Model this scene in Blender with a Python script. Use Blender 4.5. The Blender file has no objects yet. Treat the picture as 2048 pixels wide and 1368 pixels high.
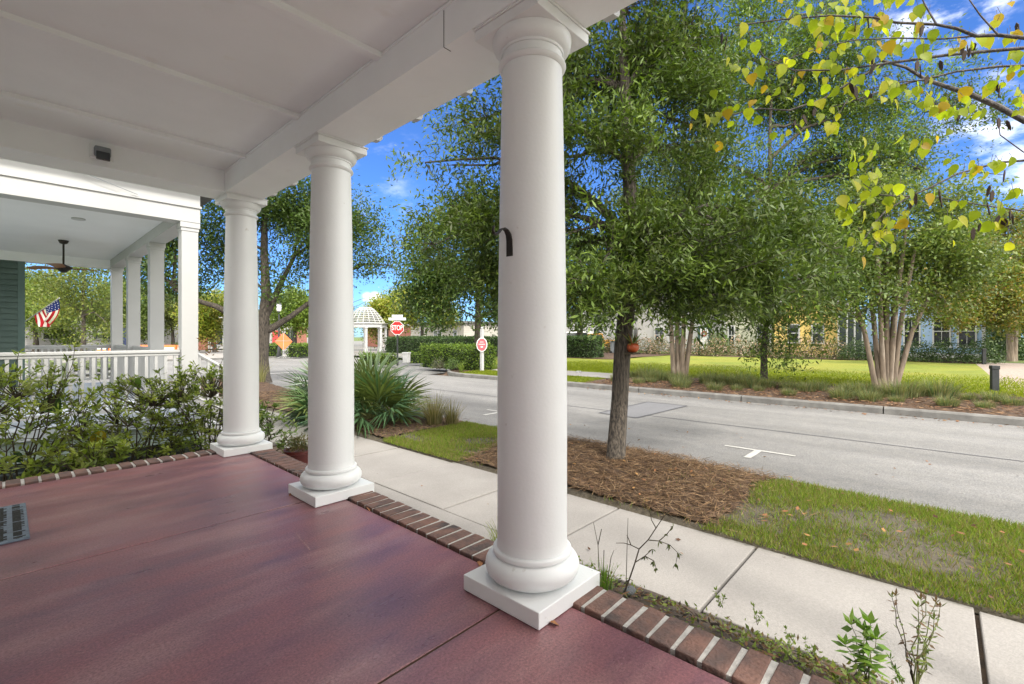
import bpy, math, random
import numpy as np
from mathutils import Vector, Matrix

S = bpy.context.scene
COL = S.collection
rad = math.radians

# ------------------------------------------------------------------ camera
F_PX, HOR = 935.0, 674.0                      # focal length and horizon in the 2048 px photograph
CAMZ = 1.2                                    # eye height over the porch floor (floor top is z = 0)
FWD = np.array([0.7355, 0.6775, 0.0]); RGT = np.array([0.6775, -0.7355, 0.0])
cd = bpy.data.cameras.new('camera'); cam = bpy.data.objects.new('camera', cd); COL.objects.link(cam)
cam.location = (0, 0, CAMZ)
cam.rotation_euler = Vector((0.7355, 0.6775, 0)).to_track_quat('-Z', 'Y').to_euler()
cd.sensor_width = 36.0; cd.lens = F_PX / 2048 * 36.0
cd.shift_y = -(684 - HOR) / 2048
cd.clip_start = 0.02; cd.clip_end = 20000
S.camera = cam

# ------------------------------------------------------------------ sky and sun
SUN_EL, SUN_DIR = rad(48), Vector((-0.25, -1.0, 0)).normalized()
W = bpy.data.worlds.new('World'); S.world = W; W.use_nodes = True
nt = W.node_tree; N = nt.nodes; Lk = nt.links; N.clear()
def wn(t, **k):
    n = N.new(t)
    for a, v in k.items(): setattr(n, a, v)
    return n
def wmath(op, a, b=None, c=None):
    n = wn('ShaderNodeMath', operation=op); n.use_clamp = False
    for i, x in enumerate((a, b, c)):
        if x is None: continue
        if isinstance(x, (int, float)): n.inputs[i].default_value = x
        else: Lk.new(x, n.inputs[i])
    return n.outputs[0]
def wrange(x, a, b, c=0.0, d=1.0):
    n = wn('ShaderNodeMapRange', interpolation_type='SMOOTHSTEP')
    Lk.new(x, n.inputs[0]); n.inputs[1].default_value = a; n.inputs[2].default_value = b
    n.inputs[3].default_value = c; n.inputs[4].default_value = d
    return n.outputs[0]
sky = wn('ShaderNodeTexSky', sky_type='NISHITA'); sky.sun_disc = False
sky.sun_elevation = SUN_EL; sky.sun_rotation = math.atan2(SUN_DIR.x, SUN_DIR.y)
sky.air_density = 1.0; sky.dust_density = 0.3; sky.ozone_density = 2.5
tc = wn('ShaderNodeTexCoord')
sep = wn('ShaderNodeSeparateXYZ'); Lk.new(tc.outputs['Generated'], sep.inputs[0])
n1 = wn('ShaderNodeTexNoise'); n1.inputs['Scale'].default_value = 2.6; n1.inputs['Detail'].default_value = 7; n1.inputs['Roughness'].default_value = .6
mp = wn('ShaderNodeMapping'); mp.inputs['Scale'].default_value = (1, 1, 2.2)
Lk.new(tc.outputs['Generated'], mp.inputs[0]); Lk.new(mp.outputs[0], n1.inputs['Vector'])
n2 = wn('ShaderNodeTexNoise'); n2.inputs['Scale'].default_value = 11; n2.inputs['Detail'].default_value = 8; n2.inputs['Roughness'].default_value = .6
Lk.new(mp.outputs[0], n2.inputs['Vector'])
# unseen cloud added overhead, behind and beside the view: white fill for the shade
over = wrange(sep.outputs[2], 0.60, 0.80)
back = wmath('MULTIPLY', wrange(wmath('ADD', wmath('MULTIPLY', sep.outputs[0], -.7355), wmath('MULTIPLY', sep.outputs[1], -.6775)), -.56, -.20), 1.0)
cover = wmath('MULTIPLY', wmath('MAXIMUM', over, back), wrange(n1.outputs[0], .30, .50))
def spot(a, b, r0, r1, th0, th1, amt):
    v = Vector(FWD + RGT * a + np.array([0, 0, b])).normalized()
    dp_ = wn('ShaderNodeVectorMath', operation='DOT_PRODUCT'); Lk.new(tc.outputs['Generated'], dp_.inputs[0]); dp_.inputs[1].default_value = v
    m = wrange(dp_.outputs['Value'], math.cos(rad(r1)), math.cos(rad(r0)))
    return wmath('MULTIPLY', wmath('MULTIPLY', m, wrange(n2.outputs[0], th0, th1)), amt)
for a in ((1.08, .46, 2, 6, .44, .72, .42), (.97, .70, 1, 4, .44, .70, .4), (.90, .72, 1, 4, .44, .70, .4), (1.10, .36, 1, 3, .40, .66, .45),
          (-.292, .082, .2, 1.0, .36, .60, .6), (-.310, .084, .1, .8, .36, .60, .5), (-.27, .385, 1, 5, .50, .80, .16), (-.27, .29, 1, 4, .50, .80, .14)):
    cover = wmath('MAXIMUM', cover, spot(*a))
low = wrange(sep.outputs[2], -.02, .10, .35, 0)
tint = wn('ShaderNodeMixRGB', blend_type='MULTIPLY'); tint.inputs[0].default_value = 1
Lk.new(sky.outputs[0], tint.inputs[1]); tint.inputs[2].default_value = (.19, .315, .53, 1)
mixc = wn('ShaderNodeMixRGB'); Lk.new(cover, mixc.inputs[0]); Lk.new(tint.outputs[0], mixc.inputs[1]); mixc.inputs[2].default_value = (9.0, 8.7, 8.0, 1)
bg = wn('ShaderNodeBackground'); bg.inputs[1].default_value = 0.14; Lk.new(mixc.outputs[0], bg.inputs[0])
wo = wn('ShaderNodeOutputWorld'); Lk.new(bg.outputs[0], wo.inputs[0])
sl = bpy.data.lights.new('sun', 'SUN'); sl.energy = 1.6; sl.angle = rad(7); sl.color = (1, .95, .86)
so = bpy.data.objects.new('sun', sl); COL.objects.link(so)
sv = Vector((SUN_DIR.x * math.cos(SUN_EL), SUN_DIR.y * math.cos(SUN_EL), math.sin(SUN_EL)))
so.rotation_euler = (-sv).to_track_quat('-Z', 'Y').to_euler(); so.location = (0, -20, 30)
S.view_settings.view_transform = 'Standard'; S.view_settings.look = 'None'
S.view_settings.exposure = 1.65; S.view_settings.gamma = 1.0
S.cycles.max_bounces = 8; S.cycles.diffuse_bounces = 5; S.cycles.transparent_max_bounces = 8
S.cycles.use_denoising = True

# ------------------------------------------------------------------ measuring helpers
GZ = -0.55                                    # street level
def gp(u, v, z=GZ):
    """world point at height z seen at a photograph pixel (used to survey the place)"""
    d = F_PX * (CAMZ - z) / (v - HOR)
    return np.array([0, 0, z]) + FWD * d + RGT * ((u - 1024) / F_PX * d)
def dp(u, v, d):
    """world point at forward distance d metres"""
    p = FWD * d + RGT * ((u - 1024) / F_PX * d)
    return np.array([p[0], p[1], CAMZ + (HOR - v) / F_PX * d])

# ------------------------------------------------------------------ materials
def srgb(*c):
    return tuple((x / 255 / 12.92 if x / 255 <= .04045 else ((x / 255 + .055) / 1.055) ** 2.4) for x in c)
def pm(name, c1, c2=None, rough=.6, scale=4, detail=6, stretch=(1, 1, 1), bump=0, bscale=None, spec=.5, metal=0, lo=.35, hi=.65, c3=None, c3s=1.0, c3r=(.55, .7), coat=0, lap=None, rvar=0, trans=0, grain=None, gscale=70):
    m = bpy.data.materials.new(name); m.use_nodes = True
    t = m.node_tree; b = t.nodes['Principled BSDF']; L = t.links
    b.inputs['Roughness'].default_value = rough; b.inputs['Metallic'].default_value = metal
    b.inputs['Specular IOR Level'].default_value = spec
    if coat: b.inputs['Coat Weight'].default_value = coat; b.inputs['Coat Roughness'].default_value = .1
    if trans: b.inputs['Transmission Weight'].default_value = trans
    c2 = c2 or tuple(x * .88 for x in c1)
    g = t.nodes.new('ShaderNodeNewGeometry'); mpp = t.nodes.new('ShaderNodeMapping'); mpp.inputs['Scale'].default_value = stretch
    L.new(g.outputs['Position'], mpp.inputs[0])
    no = t.nodes.new('ShaderNodeTexNoise'); no.inputs['Scale'].default_value = scale; no.inputs['Detail'].default_value = detail; no.inputs['Roughness'].default_value = .6
    L.new(mpp.outputs[0], no.inputs['Vector'])
    cr = t.nodes.new('ShaderNodeValToRGB'); L.new(no.outputs[0], cr.inputs[0])
    cr.color_ramp.elements[0].position = lo; cr.color_ramp.elements[0].color = (*c2, 1)
    cr.color_ramp.elements[1].position = hi; cr.color_ramp.elements[1].color = (*c1, 1)
    out = cr.outputs[0]
    if c3:
        n3 = t.nodes.new('ShaderNodeTexNoise'); n3.inputs['Scale'].default_value = c3s; n3.inputs['Detail'].default_value = 5
        L.new(mpp.outputs[0], n3.inputs['Vector'])
        r3 = t.nodes.new('ShaderNodeMapRange'); L.new(n3.outputs[0], r3.inputs[0]); r3.inputs[1].default_value = c3r[0]; r3.inputs[2].default_value = c3r[1]
        mx = t.nodes.new('ShaderNodeMixRGB'); L.new(r3.outputs[0], mx.inputs[0]); L.new(out, mx.inputs[1]); mx.inputs[2].default_value = (*c3, 1)
        out = mx.outputs[0]
    if grain:
        ng = t.nodes.new('ShaderNodeTexNoise'); ng.inputs['Scale'].default_value = gscale; ng.inputs['Detail'].default_value = 4; ng.inputs['Roughness'].default_value = .8
        L.new(g.outputs['Position'], ng.inputs['Vector'])
        rg_ = t.nodes.new('ShaderNodeMapRange'); L.new(ng.outputs[0], rg_.inputs[0]); rg_.inputs[1].default_value = .33; rg_.inputs[2].default_value = .67; rg_.inputs[3].default_value = grain[0]; rg_.inputs[4].default_value = grain[1]
        sc_ = t.nodes.new('ShaderNodeVectorMath'); sc_.operation = 'SCALE'; L.new(out, sc_.inputs[0]); L.new(rg_.outputs[0], sc_.inputs['Scale']); out = sc_.outputs[0]
    L.new(out, b.inputs['Base Color'])
    if rvar:
        rr = t.nodes.new('ShaderNodeMapRange'); L.new(no.outputs[0], rr.inputs[0]); rr.inputs[1].default_value = .3; rr.inputs[2].default_value = .7
        rr.inputs[3].default_value = rough - rvar; rr.inputs[4].default_value = rough + rvar; L.new(rr.outputs[0], b.inputs['Roughness'])
    if bump:
        nb = t.nodes.new('ShaderNodeTexNoise'); nb.inputs['Scale'].default_value = bscale or scale * 8; nb.inputs['Detail'].default_value = 4
        L.new(mpp.outputs[0], nb.inputs['Vector'])
        bm = t.nodes.new('ShaderNodeBump'); bm.inputs['Strength'].default_value = bump; bm.inputs['Distance'].default_value = .02
        L.new(nb.outputs[0], bm.inputs['Height']); L.new(bm.outputs[0], b.inputs['Normal'])
    if lap:
        sx = t.nodes.new('ShaderNodeSeparateXYZ'); L.new(g.outputs['Position'], sx.inputs[0])
        dv = t.nodes.new('ShaderNodeMath'); dv.operation = 'DIVIDE'; L.new(sx.outputs[2], dv.inputs[0]); dv.inputs[1].default_value = lap
        fr = t.nodes.new('ShaderNodeMath'); fr.operation = 'FRACT'; L.new(dv.outputs[0], fr.inputs[0])
        bm = t.nodes.new('ShaderNodeBump'); bm.inputs['Strength'].default_value = 1; bm.inputs['Distance'].default_value = .03; bm.invert = True
        L.new(fr.outputs[0], bm.inputs['Height']); L.new(bm.outputs[0], b.inputs['Normal'])
    return m
def leafmat(name, trans=.3, rough=.45, spec=.4):
    m = bpy.data.materials.new(name); m.use_nodes = True
    t = m.node_tree; b = t.nodes['Principled BSDF']; L = t.links
    a = t.nodes.new('ShaderNodeAttribute'); a.attribute_name = 'Col'
    L.new(a.outputs['Color'], b.inputs['Base Color']); b.inputs['Roughness'].default_value = rough; b.inputs['Specular IOR Level'].default_value = spec
    tr = t.nodes.new('ShaderNodeBsdfTranslucent')
    mu = t.nodes.new('ShaderNodeMixRGB'); mu.blend_type = 'MULTIPLY'; mu.inputs[0].default_value = 1; mu.inputs[2].default_value = (1.5, 1.6, .8, 1)
    L.new(a.outputs['Color'], mu.inputs[1]); L.new(mu.outputs[0], tr.inputs[0])
    mx = t.nodes.new('ShaderNodeMixShader'); mx.inputs[0].default_value = trans
    L.new(b.outputs[0], mx.inputs[1]); L.new(tr.outputs[0], mx.inputs[2]); L.new(mx.outputs[0], t.nodes['Material Output'].inputs[0])
    return m
M = {}
M['paint'] = pm('white_paint', (.79, .805, .81), (.75, .765, .77), rough=.45, scale=1.3, bump=.05, bscale=60, c3=(.60, .59, .57), c3s=14, c3r=(.70, .77))
M['soffit'] = pm('soffit_paint', (.88, .90, .91), (.82, .84, .85), rough=.6, scale=1.1, bump=.05, bscale=40, c3=(.80, .80, .77), c3s=5, c3r=(.66, .80))
M['dark'] = pm('dark_gap', (.02, .018, .016), rough=.9)
M['floor'] = pm('stained_concrete', (.272, .110, .117), (.165, .076, .098), rough=.34, scale=2.4, detail=14, stretch=(.6, 1.7, 1), bump=.12, bscale=160, lo=.36, hi=.64, spec=.55, c3=(.31, .165, .165), c3s=2.1, c3r=(.48, .70), rvar=.09, grain=(.58, 1.42), gscale=95)
M['joint'] = pm('joint_dirt', (.07, .035, .02), rough=.9)
M['brick'] = pm('brick', (.20, .105, .080), (.095, .062, .055), rough=.8, scale=9, detail=8, bump=.5, bscale=60, c3=(.05, .045, .045), c3s=6, c3r=(.56, .72))
M['mortar'] = pm('mortar', (.56, .54, .51), (.40, .38, .36), rough=.9, scale=30, bump=.4)
M['walk'] = pm('sidewalk_concrete', (.272, .256, .242), (.230, .215, .204), rough=.85, scale=1.6, detail=8, bump=.25, bscale=120, grain=(.86, 1.12), gscale=60, c3=(.24, .222, .207), c3s=2.5, c3r=(.62, .82))
M['walk_dark'] = pm('dark_concrete', (.19, .185, .17), (.14, .135, .125), rough=.9, scale=2.5, detail=8, bump=.3, bscale=100)
M['kerb'] = pm('kerb_concrete', (.19, .185, .175), (.12, .115, .11), rough=.9, scale=3, detail=8, bump=.4, bscale=60)
M['line'] = pm('road_paint', (.48, .47, .45), (.34, .33, .31), rough=.7, scale=12, detail=6)
M['patch'] = pm('asphalt_patch', (.17, .17, .18), (.11, .11, .12), rough=.9, scale=70, detail=3, bump=.5, bscale=150)
M['seam'] = pm('asphalt_seal', (.09, .09, .10), (.05, .05, .055), rough=.8, scale=20)
M['soil'] = pm('soil', (.085, .058, .038), (.035, .026, .02), rough=.95, scale=9, detail=8, bump=.8, bscale=40)
M['sand'] = pm('sandy_soil', (.125, .105, .078), (.05, .042, .03), rough=.95, scale=7, detail=9, bump=.8, bscale=40, c3=(.06, .05, .032), c3s=7, c3r=(.48, .66))
M['mulch'] = pm('mulch', (.105, .060, .034), (.036, .022, .014), rough=.95, scale=14, detail=9, bump=1, bscale=50, c3=(.155, .095, .055), c3s=8, c3r=(.55, .75))
M['lawn'] = pm('lawn_grass', (.165, .195, .009), (.115, .145, .007), rough=.9, scale=1.1, detail=10, bump=1, bscale=60, c3=(.20, .195, .016), c3s=.35, c3r=(.45, .7))
M['groundgrass'] = pm('ground_grass', (.12, .16, .03), (.06, .09, .02), rough=.95, scale=.8, detail=9, bump=1, bscale=30)
M['gravel'] = pm('gravel', (.36, .29, .24), (.20, .16, .14), rough=.95, scale=12, detail=8, bump=.8, bscale=60)
M['bark'] = pm('grey_bark', (.115, .095, .075), (.030, .025, .021), rough=.95, scale=11, detail=8, stretch=(4, 4, .8), bump=1, bscale=14, lo=.4, hi=.62)
M['bark2'] = pm('smooth_tan_bark', (.25, .19, .14), (.13, .10, .075), rough=.8, scale=5, detail=6, stretch=(3, 3, .5), bump=.4, bscale=10, c3=(.30, .25, .20), c3s=3)
M['bark3'] = pm('redbud_bark', (.13, .115, .115), (.055, .048, .05), rough=.9, scale=30, detail=6, bump=.6, bscale=60)
M['stem'] = pm('stem', (.075, .06, .035), (.04, .03, .02), rough=.9, scale=30)
M['gstem'] = pm('green_stem', (.14, .17, .05), (.10, .10, .03), rough=.8, scale=30)
M['leaf'] = leafmat('leaf'); M['gloss'] = leafmat('glossy_leaf', .25, .48, .3); M['grass'] = leafmat('grass_blade', .35, .6, .2)
M['straw'] = leafmat('straw', .05, .8, .15); M['amber'] = leafmat('thin_leaf', .55, .5, .3); M['palm'] = leafmat('palm_leaf', .15, .38, .5)
M['iron'] = pm('black_iron', (.028, .022, .018), (.012, .01, .01), rough=.55, metal=.3, scale=40, bump=.2)
M['blackpost'] = pm('black_post', (.03, .034, .036), (.018, .02, .022), rough=.55, scale=9)
M['bronze'] = pm('bronze_metal', (.035, .028, .022), (.02, .016, .014), rough=.4, metal=.5)
M['blade'] = pm('wood_blade', (.30, .13, .05), (.18, .075, .03), rough=.5, scale=3, stretch=(1, 8, 8))
M['matgrey'] = pm('blue_grey_rubber', (.14, .19, .24), (.10, .13, .17), rough=.6, scale=20, bump=.3)
M['matdark'] = pm('dark_rubber', (.018, .02, .018), rough=.8)
M['coir'] = pm('coir', (.20, .10, .03), (.10, .05, .015), rough=.95, scale=60, bump=.8)
M['green'] = pm('green_siding', (.10, .145, .128), (.08, .12, .106), rough=.6, scale=2)
M['greentrim'] = pm('green_trim', (.10, .155, .14), (.08, .13, .115), rough=.6, scale=2)
M['skirt'] = pm('pale_green_skirt', (.34, .42, .38), (.28, .35, .32), rough=.7, scale=2)
M['slat'] = pm('dark_slat', (.035, .05, .05), (.02, .03, .03), rough=.7, scale=4)
M['nceil'] = pm('porch_ceiling_paint', (.80, .80, .81), (.76, .76, .77), rough=.6, scale=1)
M['nfloor'] = pm('porch_deck_paint', (.46, .50, .55), (.40, .44, .48), rough=.6, scale=4)
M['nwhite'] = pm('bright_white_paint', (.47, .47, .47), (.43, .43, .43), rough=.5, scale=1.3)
M['glass'] = pm('window_glass', (.03, .035, .04), (.015, .018, .02), rough=.06, spec=.8, scale=.8)
M['lampglass'] = pm('lamp_glass', (.75, .76, .78), rough=.2)
M['bluewall'] = pm('blue_siding', (.27, .39, .57), (.24, .35, .52), rough=.6, lap=.16, scale=1)
M['yellowwall'] = pm('yellow_siding', (.58, .41, .12), (.52, .37, .11), rough=.7, scale=1, lap=.16)
M['whitewall'] = pm('white_siding', (.36, .355, .35), (.32, .315, .31), rough=.7, lap=.18, scale=1)
M['olivewall'] = pm('sage_siding', (.40, .40, .30), (.34, .34, .26), rough=.7, lap=.18, scale=1)
M['greywall'] = pm('grey_siding', (.42, .40, .35), (.37, .35, .31), rough=.7, lap=.22, scale=1)
M['redwall'] = pm('red_brick_wall', (.30, .12, .085), (.24, .10, .07), rough=.8, scale=6)
M['roof'] = pm('grey_shingles', (.16, .155, .15), (.10, .10, .10), rough=.9, scale=7)
M['doorgreen'] = pm('green_door', (.05, .10, .09), rough=.5)
M['red'] = pm('sign_red', (.50, .025, .025), (.45, .02, .02), rough=.4)
M['pink'] = pm('sign_pink', (.60, .13, .15), (.52, .10, .12), rough=.45)
M['signwhite'] = pm('sign_white', (.82, .82, .81), rough=.45)
M['signback'] = pm('street_blade', (.70, .74, .72), (.62, .67, .66), rough=.45)
M['orange'] = pm('orange_sign', (.85, .20, .06), (.75, .17, .05), rough=.6, scale=2)
M['navy'] = pm('navy_sign', (.03, .05, .16), (.02, .035, .12), rough=.5)
M['flagcloth'] = None
M['pot'] = pm('red_glaze', (.09, .012, .010), (.05, .008, .006), rough=.3)
M['terracotta'] = pm('orange_pot', (.50, .10, .025), (.38, .07, .02), rough=.35)
M['yellowpaint'] = pm('amber_car_paint', (.72, .32, .02), (.66, .28, .015), rough=.3, coat=.5)
M['whitecar'] = pm('white_car_paint', (.75, .76, .77), rough=.3, coat=.5)
M['darkcar'] = pm('dark_car_paint', (.05, .055, .06), rough=.3, coat=.5)
M['tyre'] = pm('tyre_rubber', (.02, .02, .02), rough=.9)
M['bin'] = pm('grey_plastic', (.22, .24, .26), rough=.6)
M['galv'] = pm('galvanised', (.45, .46, .46), (.36, .37, .37), rough=.45, metal=.4)
M['stone'] = pm('grey_stone', (.16, .17, .18), (.08, .085, .09), rough=.8, scale=14, bump=.5)
M['hedgecore'] = pm('hedge_inside', (.018, .030, .010), (.010, .016, .006), rough=.95, scale=12)
M['pod'] = pm('seed_pod', (.040, .022, .014), (.020, .012, .009), rough=.8)
# asphalt with worn pale aggregate
def asphalt():
    m = pm('asphalt', (.176, .171, .166), (.156, .153, .152), rough=.92, scale=6, detail=8, bump=.6, bscale=60, lo=.38, hi=.60, grain=(.58, 1.42), gscale=58)
    t = m.node_tree; L = t.links; b = t.nodes['Principled BSDF']
    src = b.inputs['Base Color'].links[0].from_socket
    g = t.nodes.new('ShaderNodeNewGeometry')
    mpp = t.nodes.new('ShaderNodeMapping'); mpp.inputs['Scale'].default_value = (1.3, .22, 1); L.new(g.outputs['Position'], mpp.inputs[0])
    n = t.nodes.new('ShaderNodeTexNoise'); n.inputs['Scale'].default_value = 1.0; n.inputs['Detail'].default_value = 6; L.new(mpp.outputs[0], n.inputs['Vector'])
    r = t.nodes.new('ShaderNodeMapRange'); L.new(n.outputs[0], r.inputs[0]); r.inputs[1].default_value = .3; r.inputs[2].default_value = .7; r.inputs[3].default_value = .80; r.inputs[4].default_value = 1.16
    mu = t.nodes.new('ShaderNodeVectorMath'); mu.operation = 'SCALE'; L.new(src, mu.inputs[0]); L.new(r.outputs[0], mu.inputs['Scale'])
    L.new(mu.outputs[0], b.inputs['Base Color'])
    return m
M['asphalt'] = asphalt()

# ------------------------------------------------------------------ mesh helpers
def link(o, parent=None):
    COL.objects.link(o)
    if parent is not None: o.parent = parent
    return o
def tag(o, label=None, cat=None, group=None, kind=None):
    if label: o['label'] = label
    if cat: o['category'] = cat
    if group: o['group'] = group
    if kind: o['kind'] = kind
    return o
def thing(name, label, cat, loc=(0, 0, 0), rz=0, group=None):
    o = bpy.data.objects.new(name, None); o.empty_display_size = .1
    o.location = loc; o.rotation_euler = (0, 0, rz); link(o)
    return tag(o, label, cat, group)
def copy_tree(o, parent=None):
    c = o.copy(); link(c)
    if parent is not None: c.parent = parent
    for ch in list(o.children): copy_tree(ch, c)
    return c
class MB:
    def __init__(s): s.v = []; s.f = []
    def add(s, v, f):
        n = len(s.v); s.v += [tuple(map(float, p)) for p in v]; s.f += [tuple(i + n for i in q) for q in f]; return s
    def box(s, x0, x1, y0, y1, z0, z1):
        v = [(x, y, z) for z in (z0, z1) for y in (y0, y1) for x in (x0, x1)]
        return s.add(v, [(0, 2, 3, 1), (4, 5, 7, 6), (0, 1, 5, 4), (2, 6, 7, 3), (0, 4, 6, 2), (1, 3, 7, 5)])
    def obox(s, c, ax, ay, az):
        c = np.array(c, float); ax, ay, az = (np.array(q, float) for q in (ax, ay, az))
        v = [c + ax * i + ay * j + az * k for k in (-1, 1) for j in (-1, 1) for i in (-1, 1)]
        return s.add(v, [(0, 2, 3, 1), (4, 5, 7, 6), (0, 1, 5, 4), (2, 6, 7, 3), (0, 4, 6, 2), (1, 3, 7, 5)])
    def prism(s, poly, z0, z1):
        n = len(poly); v = [(x, y, z0) for x, y in poly] + [(x, y, z1) for x, y in poly]
        return s.add(v, [tuple(range(n))[::-1], tuple(range(n, 2 * n))] + [(i, (i + 1) % n, (i + 1) % n + n, i + n) for i in range(n)])
    def lathe(s, prof, c=(0, 0), n=32, caps=True):
        v = []; f = []
        for r, z in prof: v += [(c[0] + r * math.cos(2 * math.pi * k / n), c[1] + r * math.sin(2 * math.pi * k / n), z) for k in range(n)]
        for i in range(len(prof) - 1):
            f += [(i * n + k, i * n + (k + 1) % n, (i + 1) * n + (k + 1) % n, (i + 1) * n + k) for k in range(n)]
        if caps: f += [tuple(range(n))[::-1], tuple(range((len(prof) - 1) * n, len(prof) * n))]
        return s.add(v, f)
    def tube(s, pts, rr, n=8, wob=0):
        pts = [np.array(p, float) for p in pts]
        if isinstance(rr, (int, float)): rr = [rr] * len(pts)
        v = []; f = []; ref = None
        for i, p in enumerate(pts):
            t = pts[min(i + 1, len(pts) - 1)] - pts[max(i - 1, 0)]; t = t / (np.linalg.norm(t) + 1e-9)
            if ref is None: ref = np.array([1, 0, 0]) if abs(t[0]) < .8 else np.array([0, 1, 0])
            a = ref - t * ref.dot(t); a /= np.linalg.norm(a) + 1e-9; ref = a; b = np.cross(t, a)
            for k in range(n):
                w = 1 + (wob * math.sin(3 * 2 * math.pi * k / n + i * .7) if wob else 0)
                v.append(p + (a * math.cos(2 * math.pi * k / n) + b * math.sin(2 * math.pi * k / n)) * rr[i] * w)
        for i in range(len(pts) - 1):
            f += [(i * n + k, i * n + (k + 1) % n, (i + 1) * n + (k + 1) % n, (i + 1) * n + k) for k in range(n)]
        f += [tuple(range(n))[::-1], tuple(range((len(pts) - 1) * n, len(pts) * n))]
        return s.add(v, f)
    def quad(s, a, b, c, d): return s.add([a, b, c, d], [(0, 1, 2, 3)])
    def build(s, name, mat, parent=None, smooth=False, bevel=0, ang=35):
        me = bpy.data.meshes.new(name); me.from_pydata(s.v, [], s.f); me.update()
        me.materials.append(mat)
        if smooth:
            me.polygons.foreach_set('use_smooth', [True] * len(me.polygons)); me.set_sharp_from_angle(angle=rad(ang))
        o = link(bpy.data.objects.new(name, me), parent)
        if bevel:
            b = o.modifiers.new('bevel', 'BEVEL'); b.width = bevel; b.segments = 2; b.limit_method = 'ANGLE'
        return o
def rnd(seed): return np.random.RandomState(seed)
def unit(a): return a / (np.linalg.norm(a, axis=-1, keepdims=True) + 1e-9)
def quads(name, V, C, mat, parent=None, smooth=False):
    """V (n,4,3) quads and C (n,3) colours as one mesh"""
    n = len(V); me = bpy.data.meshes.new(name)
    me.vertices.add(n * 4); me.loops.add(n * 4); me.polygons.add(n)
    me.vertices.foreach_set('co', np.ascontiguousarray(V, dtype=np.float32).ravel())
    me.loops.foreach_set('vertex_index', np.arange(n * 4, dtype=np.int32))
    me.polygons.foreach_set('loop_start', np.arange(0, n * 4, 4, dtype=np.int32))
    me.update(calc_edges=True)
    at = me.attributes.new('Col', 'FLOAT_COLOR', 'FACE')
    at.data.foreach_set('color', np.concatenate([np.clip(C, 0, 1), np.ones((n, 1))], 1).astype(np.float32).ravel())
    me.materials.append(mat)
    return link(bpy.data.objects.new(name, me), parent)
def leafquads(P, D, Nn, L, Wd, mid=.45):
    D = unit(D); Sd = unit(np.cross(D, Nn)); L = np.asarray(L).reshape(-1, 1); Wd = np.asarray(Wd).reshape(-1, 1)
    c = P + D * L * mid
    return np.stack([P, c + Sd * Wd / 2, P + D * L, c - Sd * Wd / 2], 1)
def pal(r, n, cols, jit=.18, grp=None):
    cols = np.array(cols); k = r.randint(0, len(cols), n) if grp is None else grp
    return cols[k] * (1 + r.uniform(-jit, jit, (n, 1)))

# ------------------------------------------------------------------ ground, road, pavements
def grid(name, x0, x1, y0, y1, nx, ny, zf, mat, kind='structure', seed=0, namp=0, nfreq=1.5):
    xs = np.linspace(x0, x1, nx); ys = np.linspace(y0, y1, ny); r = rnd(seed)
    ph = r.uniform(0, 6.28, (6, 2)); fr = r.uniform(.5, 1.6, (6, 2)) * nfreq
    mb = MB()
    X, Y = np.meshgrid(xs, ys)
    nz = sum(np.sin(X * fr[k, 0] + ph[k, 0]) * np.sin(Y * fr[k, 1] + ph[k, 1]) for k in range(6)) / 3 * namp
    Z = np.vectorize(zf)(X, Y) + nz
    v = np.stack([X, Y, Z], -1).reshape(-1, 3)
    f = [(j * nx + i, j * nx + i + 1, (j + 1) * nx + i + 1, (j + 1) * nx + i) for j in range(ny - 1) for i in range(nx - 1)]
    mb.add(v, f)
    o = mb.build(name, mat, None, smooth=True, ang=180); o['kind'] = kind
    return o
def struct(o): o['kind'] = 'structure'; return o
g = MB()
g.add([(-3000, -3000, -.64), (3000, -3000, -.64), (3000, 3000, -.64), (-3000, 3000, -.64)], [(0, 1, 2, 3)])
struct(g.build('ground', M['groundgrass']))
# road plus the open junction further up
m = MB()
def sheet(poly, z): m.add([(x, y, z) for x, y in poly], [tuple(range(len(poly)))])
sheet([(6.05, -60), (13.62, -60), (13.62, 22), (6.05, 22)], -.565)
sheet([(-60, 22.001), (20.5, 22.001), (20.5, 41.5), (-60, 41.5)], -.565)
sheet([(13.621, 18.0), (20.5, 18.0), (20.5, 22.0), (13.621, 22.0)], -.565)
struct(m.build('road', M['asphalt']))
m = MB(); c = [gp(1198, 825), gp(1295, 803), gp(1374, 811), gp(1273, 835)]
m.add([(p[0], p[1], -.559) for p in c], [(0, 3, 2, 1)])
struct(m.build('asphalt_patch', M['patch']))
m = MB()
for i in range(4):
    a, b = c[i], c[(i + 1) % 4]; d = unit((b - a)[None])[0]; n_ = np.array([-d[1], d[0], 0]) * .025
    m.add([(*(a - n_)[:2], -.555), (*(b - n_)[:2], -.555), (*(b + n_)[:2], -.555), (*(a + n_)[:2], -.555)], [(0, 1, 2, 3)])
struct(m.build('patch_seal', M['seam']))
m = MB(); r = rnd(3); ys = np.arange(-20, 22, .4); xs = 9.87 + np.cumsum(r.normal(0, .006, len(ys)))
for i in range(len(ys) - 1):
    w0, w1 = .022, .022
    m.add([(xs[i] - w0, ys[i], -.5605), (xs[i] + w0, ys[i], -.5605), (xs[i + 1] + w1, ys[i + 1], -.5605), (xs[i + 1] - w1, ys[i + 1], -.5605)], [(0, 1, 2, 3)])
struct(m.build('road_seam', M['seam']))
for k in range(3):                                          # parking stall marks
    y = 2.1 + 5.52 * (k - 1); m = MB()
    m.add([(7.34, y - .05, -.558), (7.889, y - .05, -.558), (7.889, y + .05, -.558), (7.34, y + .05, -.558)], [(0, 1, 2, 3)])
    m.add([(7.89, y - .5, -.558), (7.96, y - .5, -.558), (7.96, y + .5, -.558), (7.89, y + .5, -.558)], [(0, 1, 2, 3)])
    struct(m.build('parking_mark', M['line']))
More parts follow.
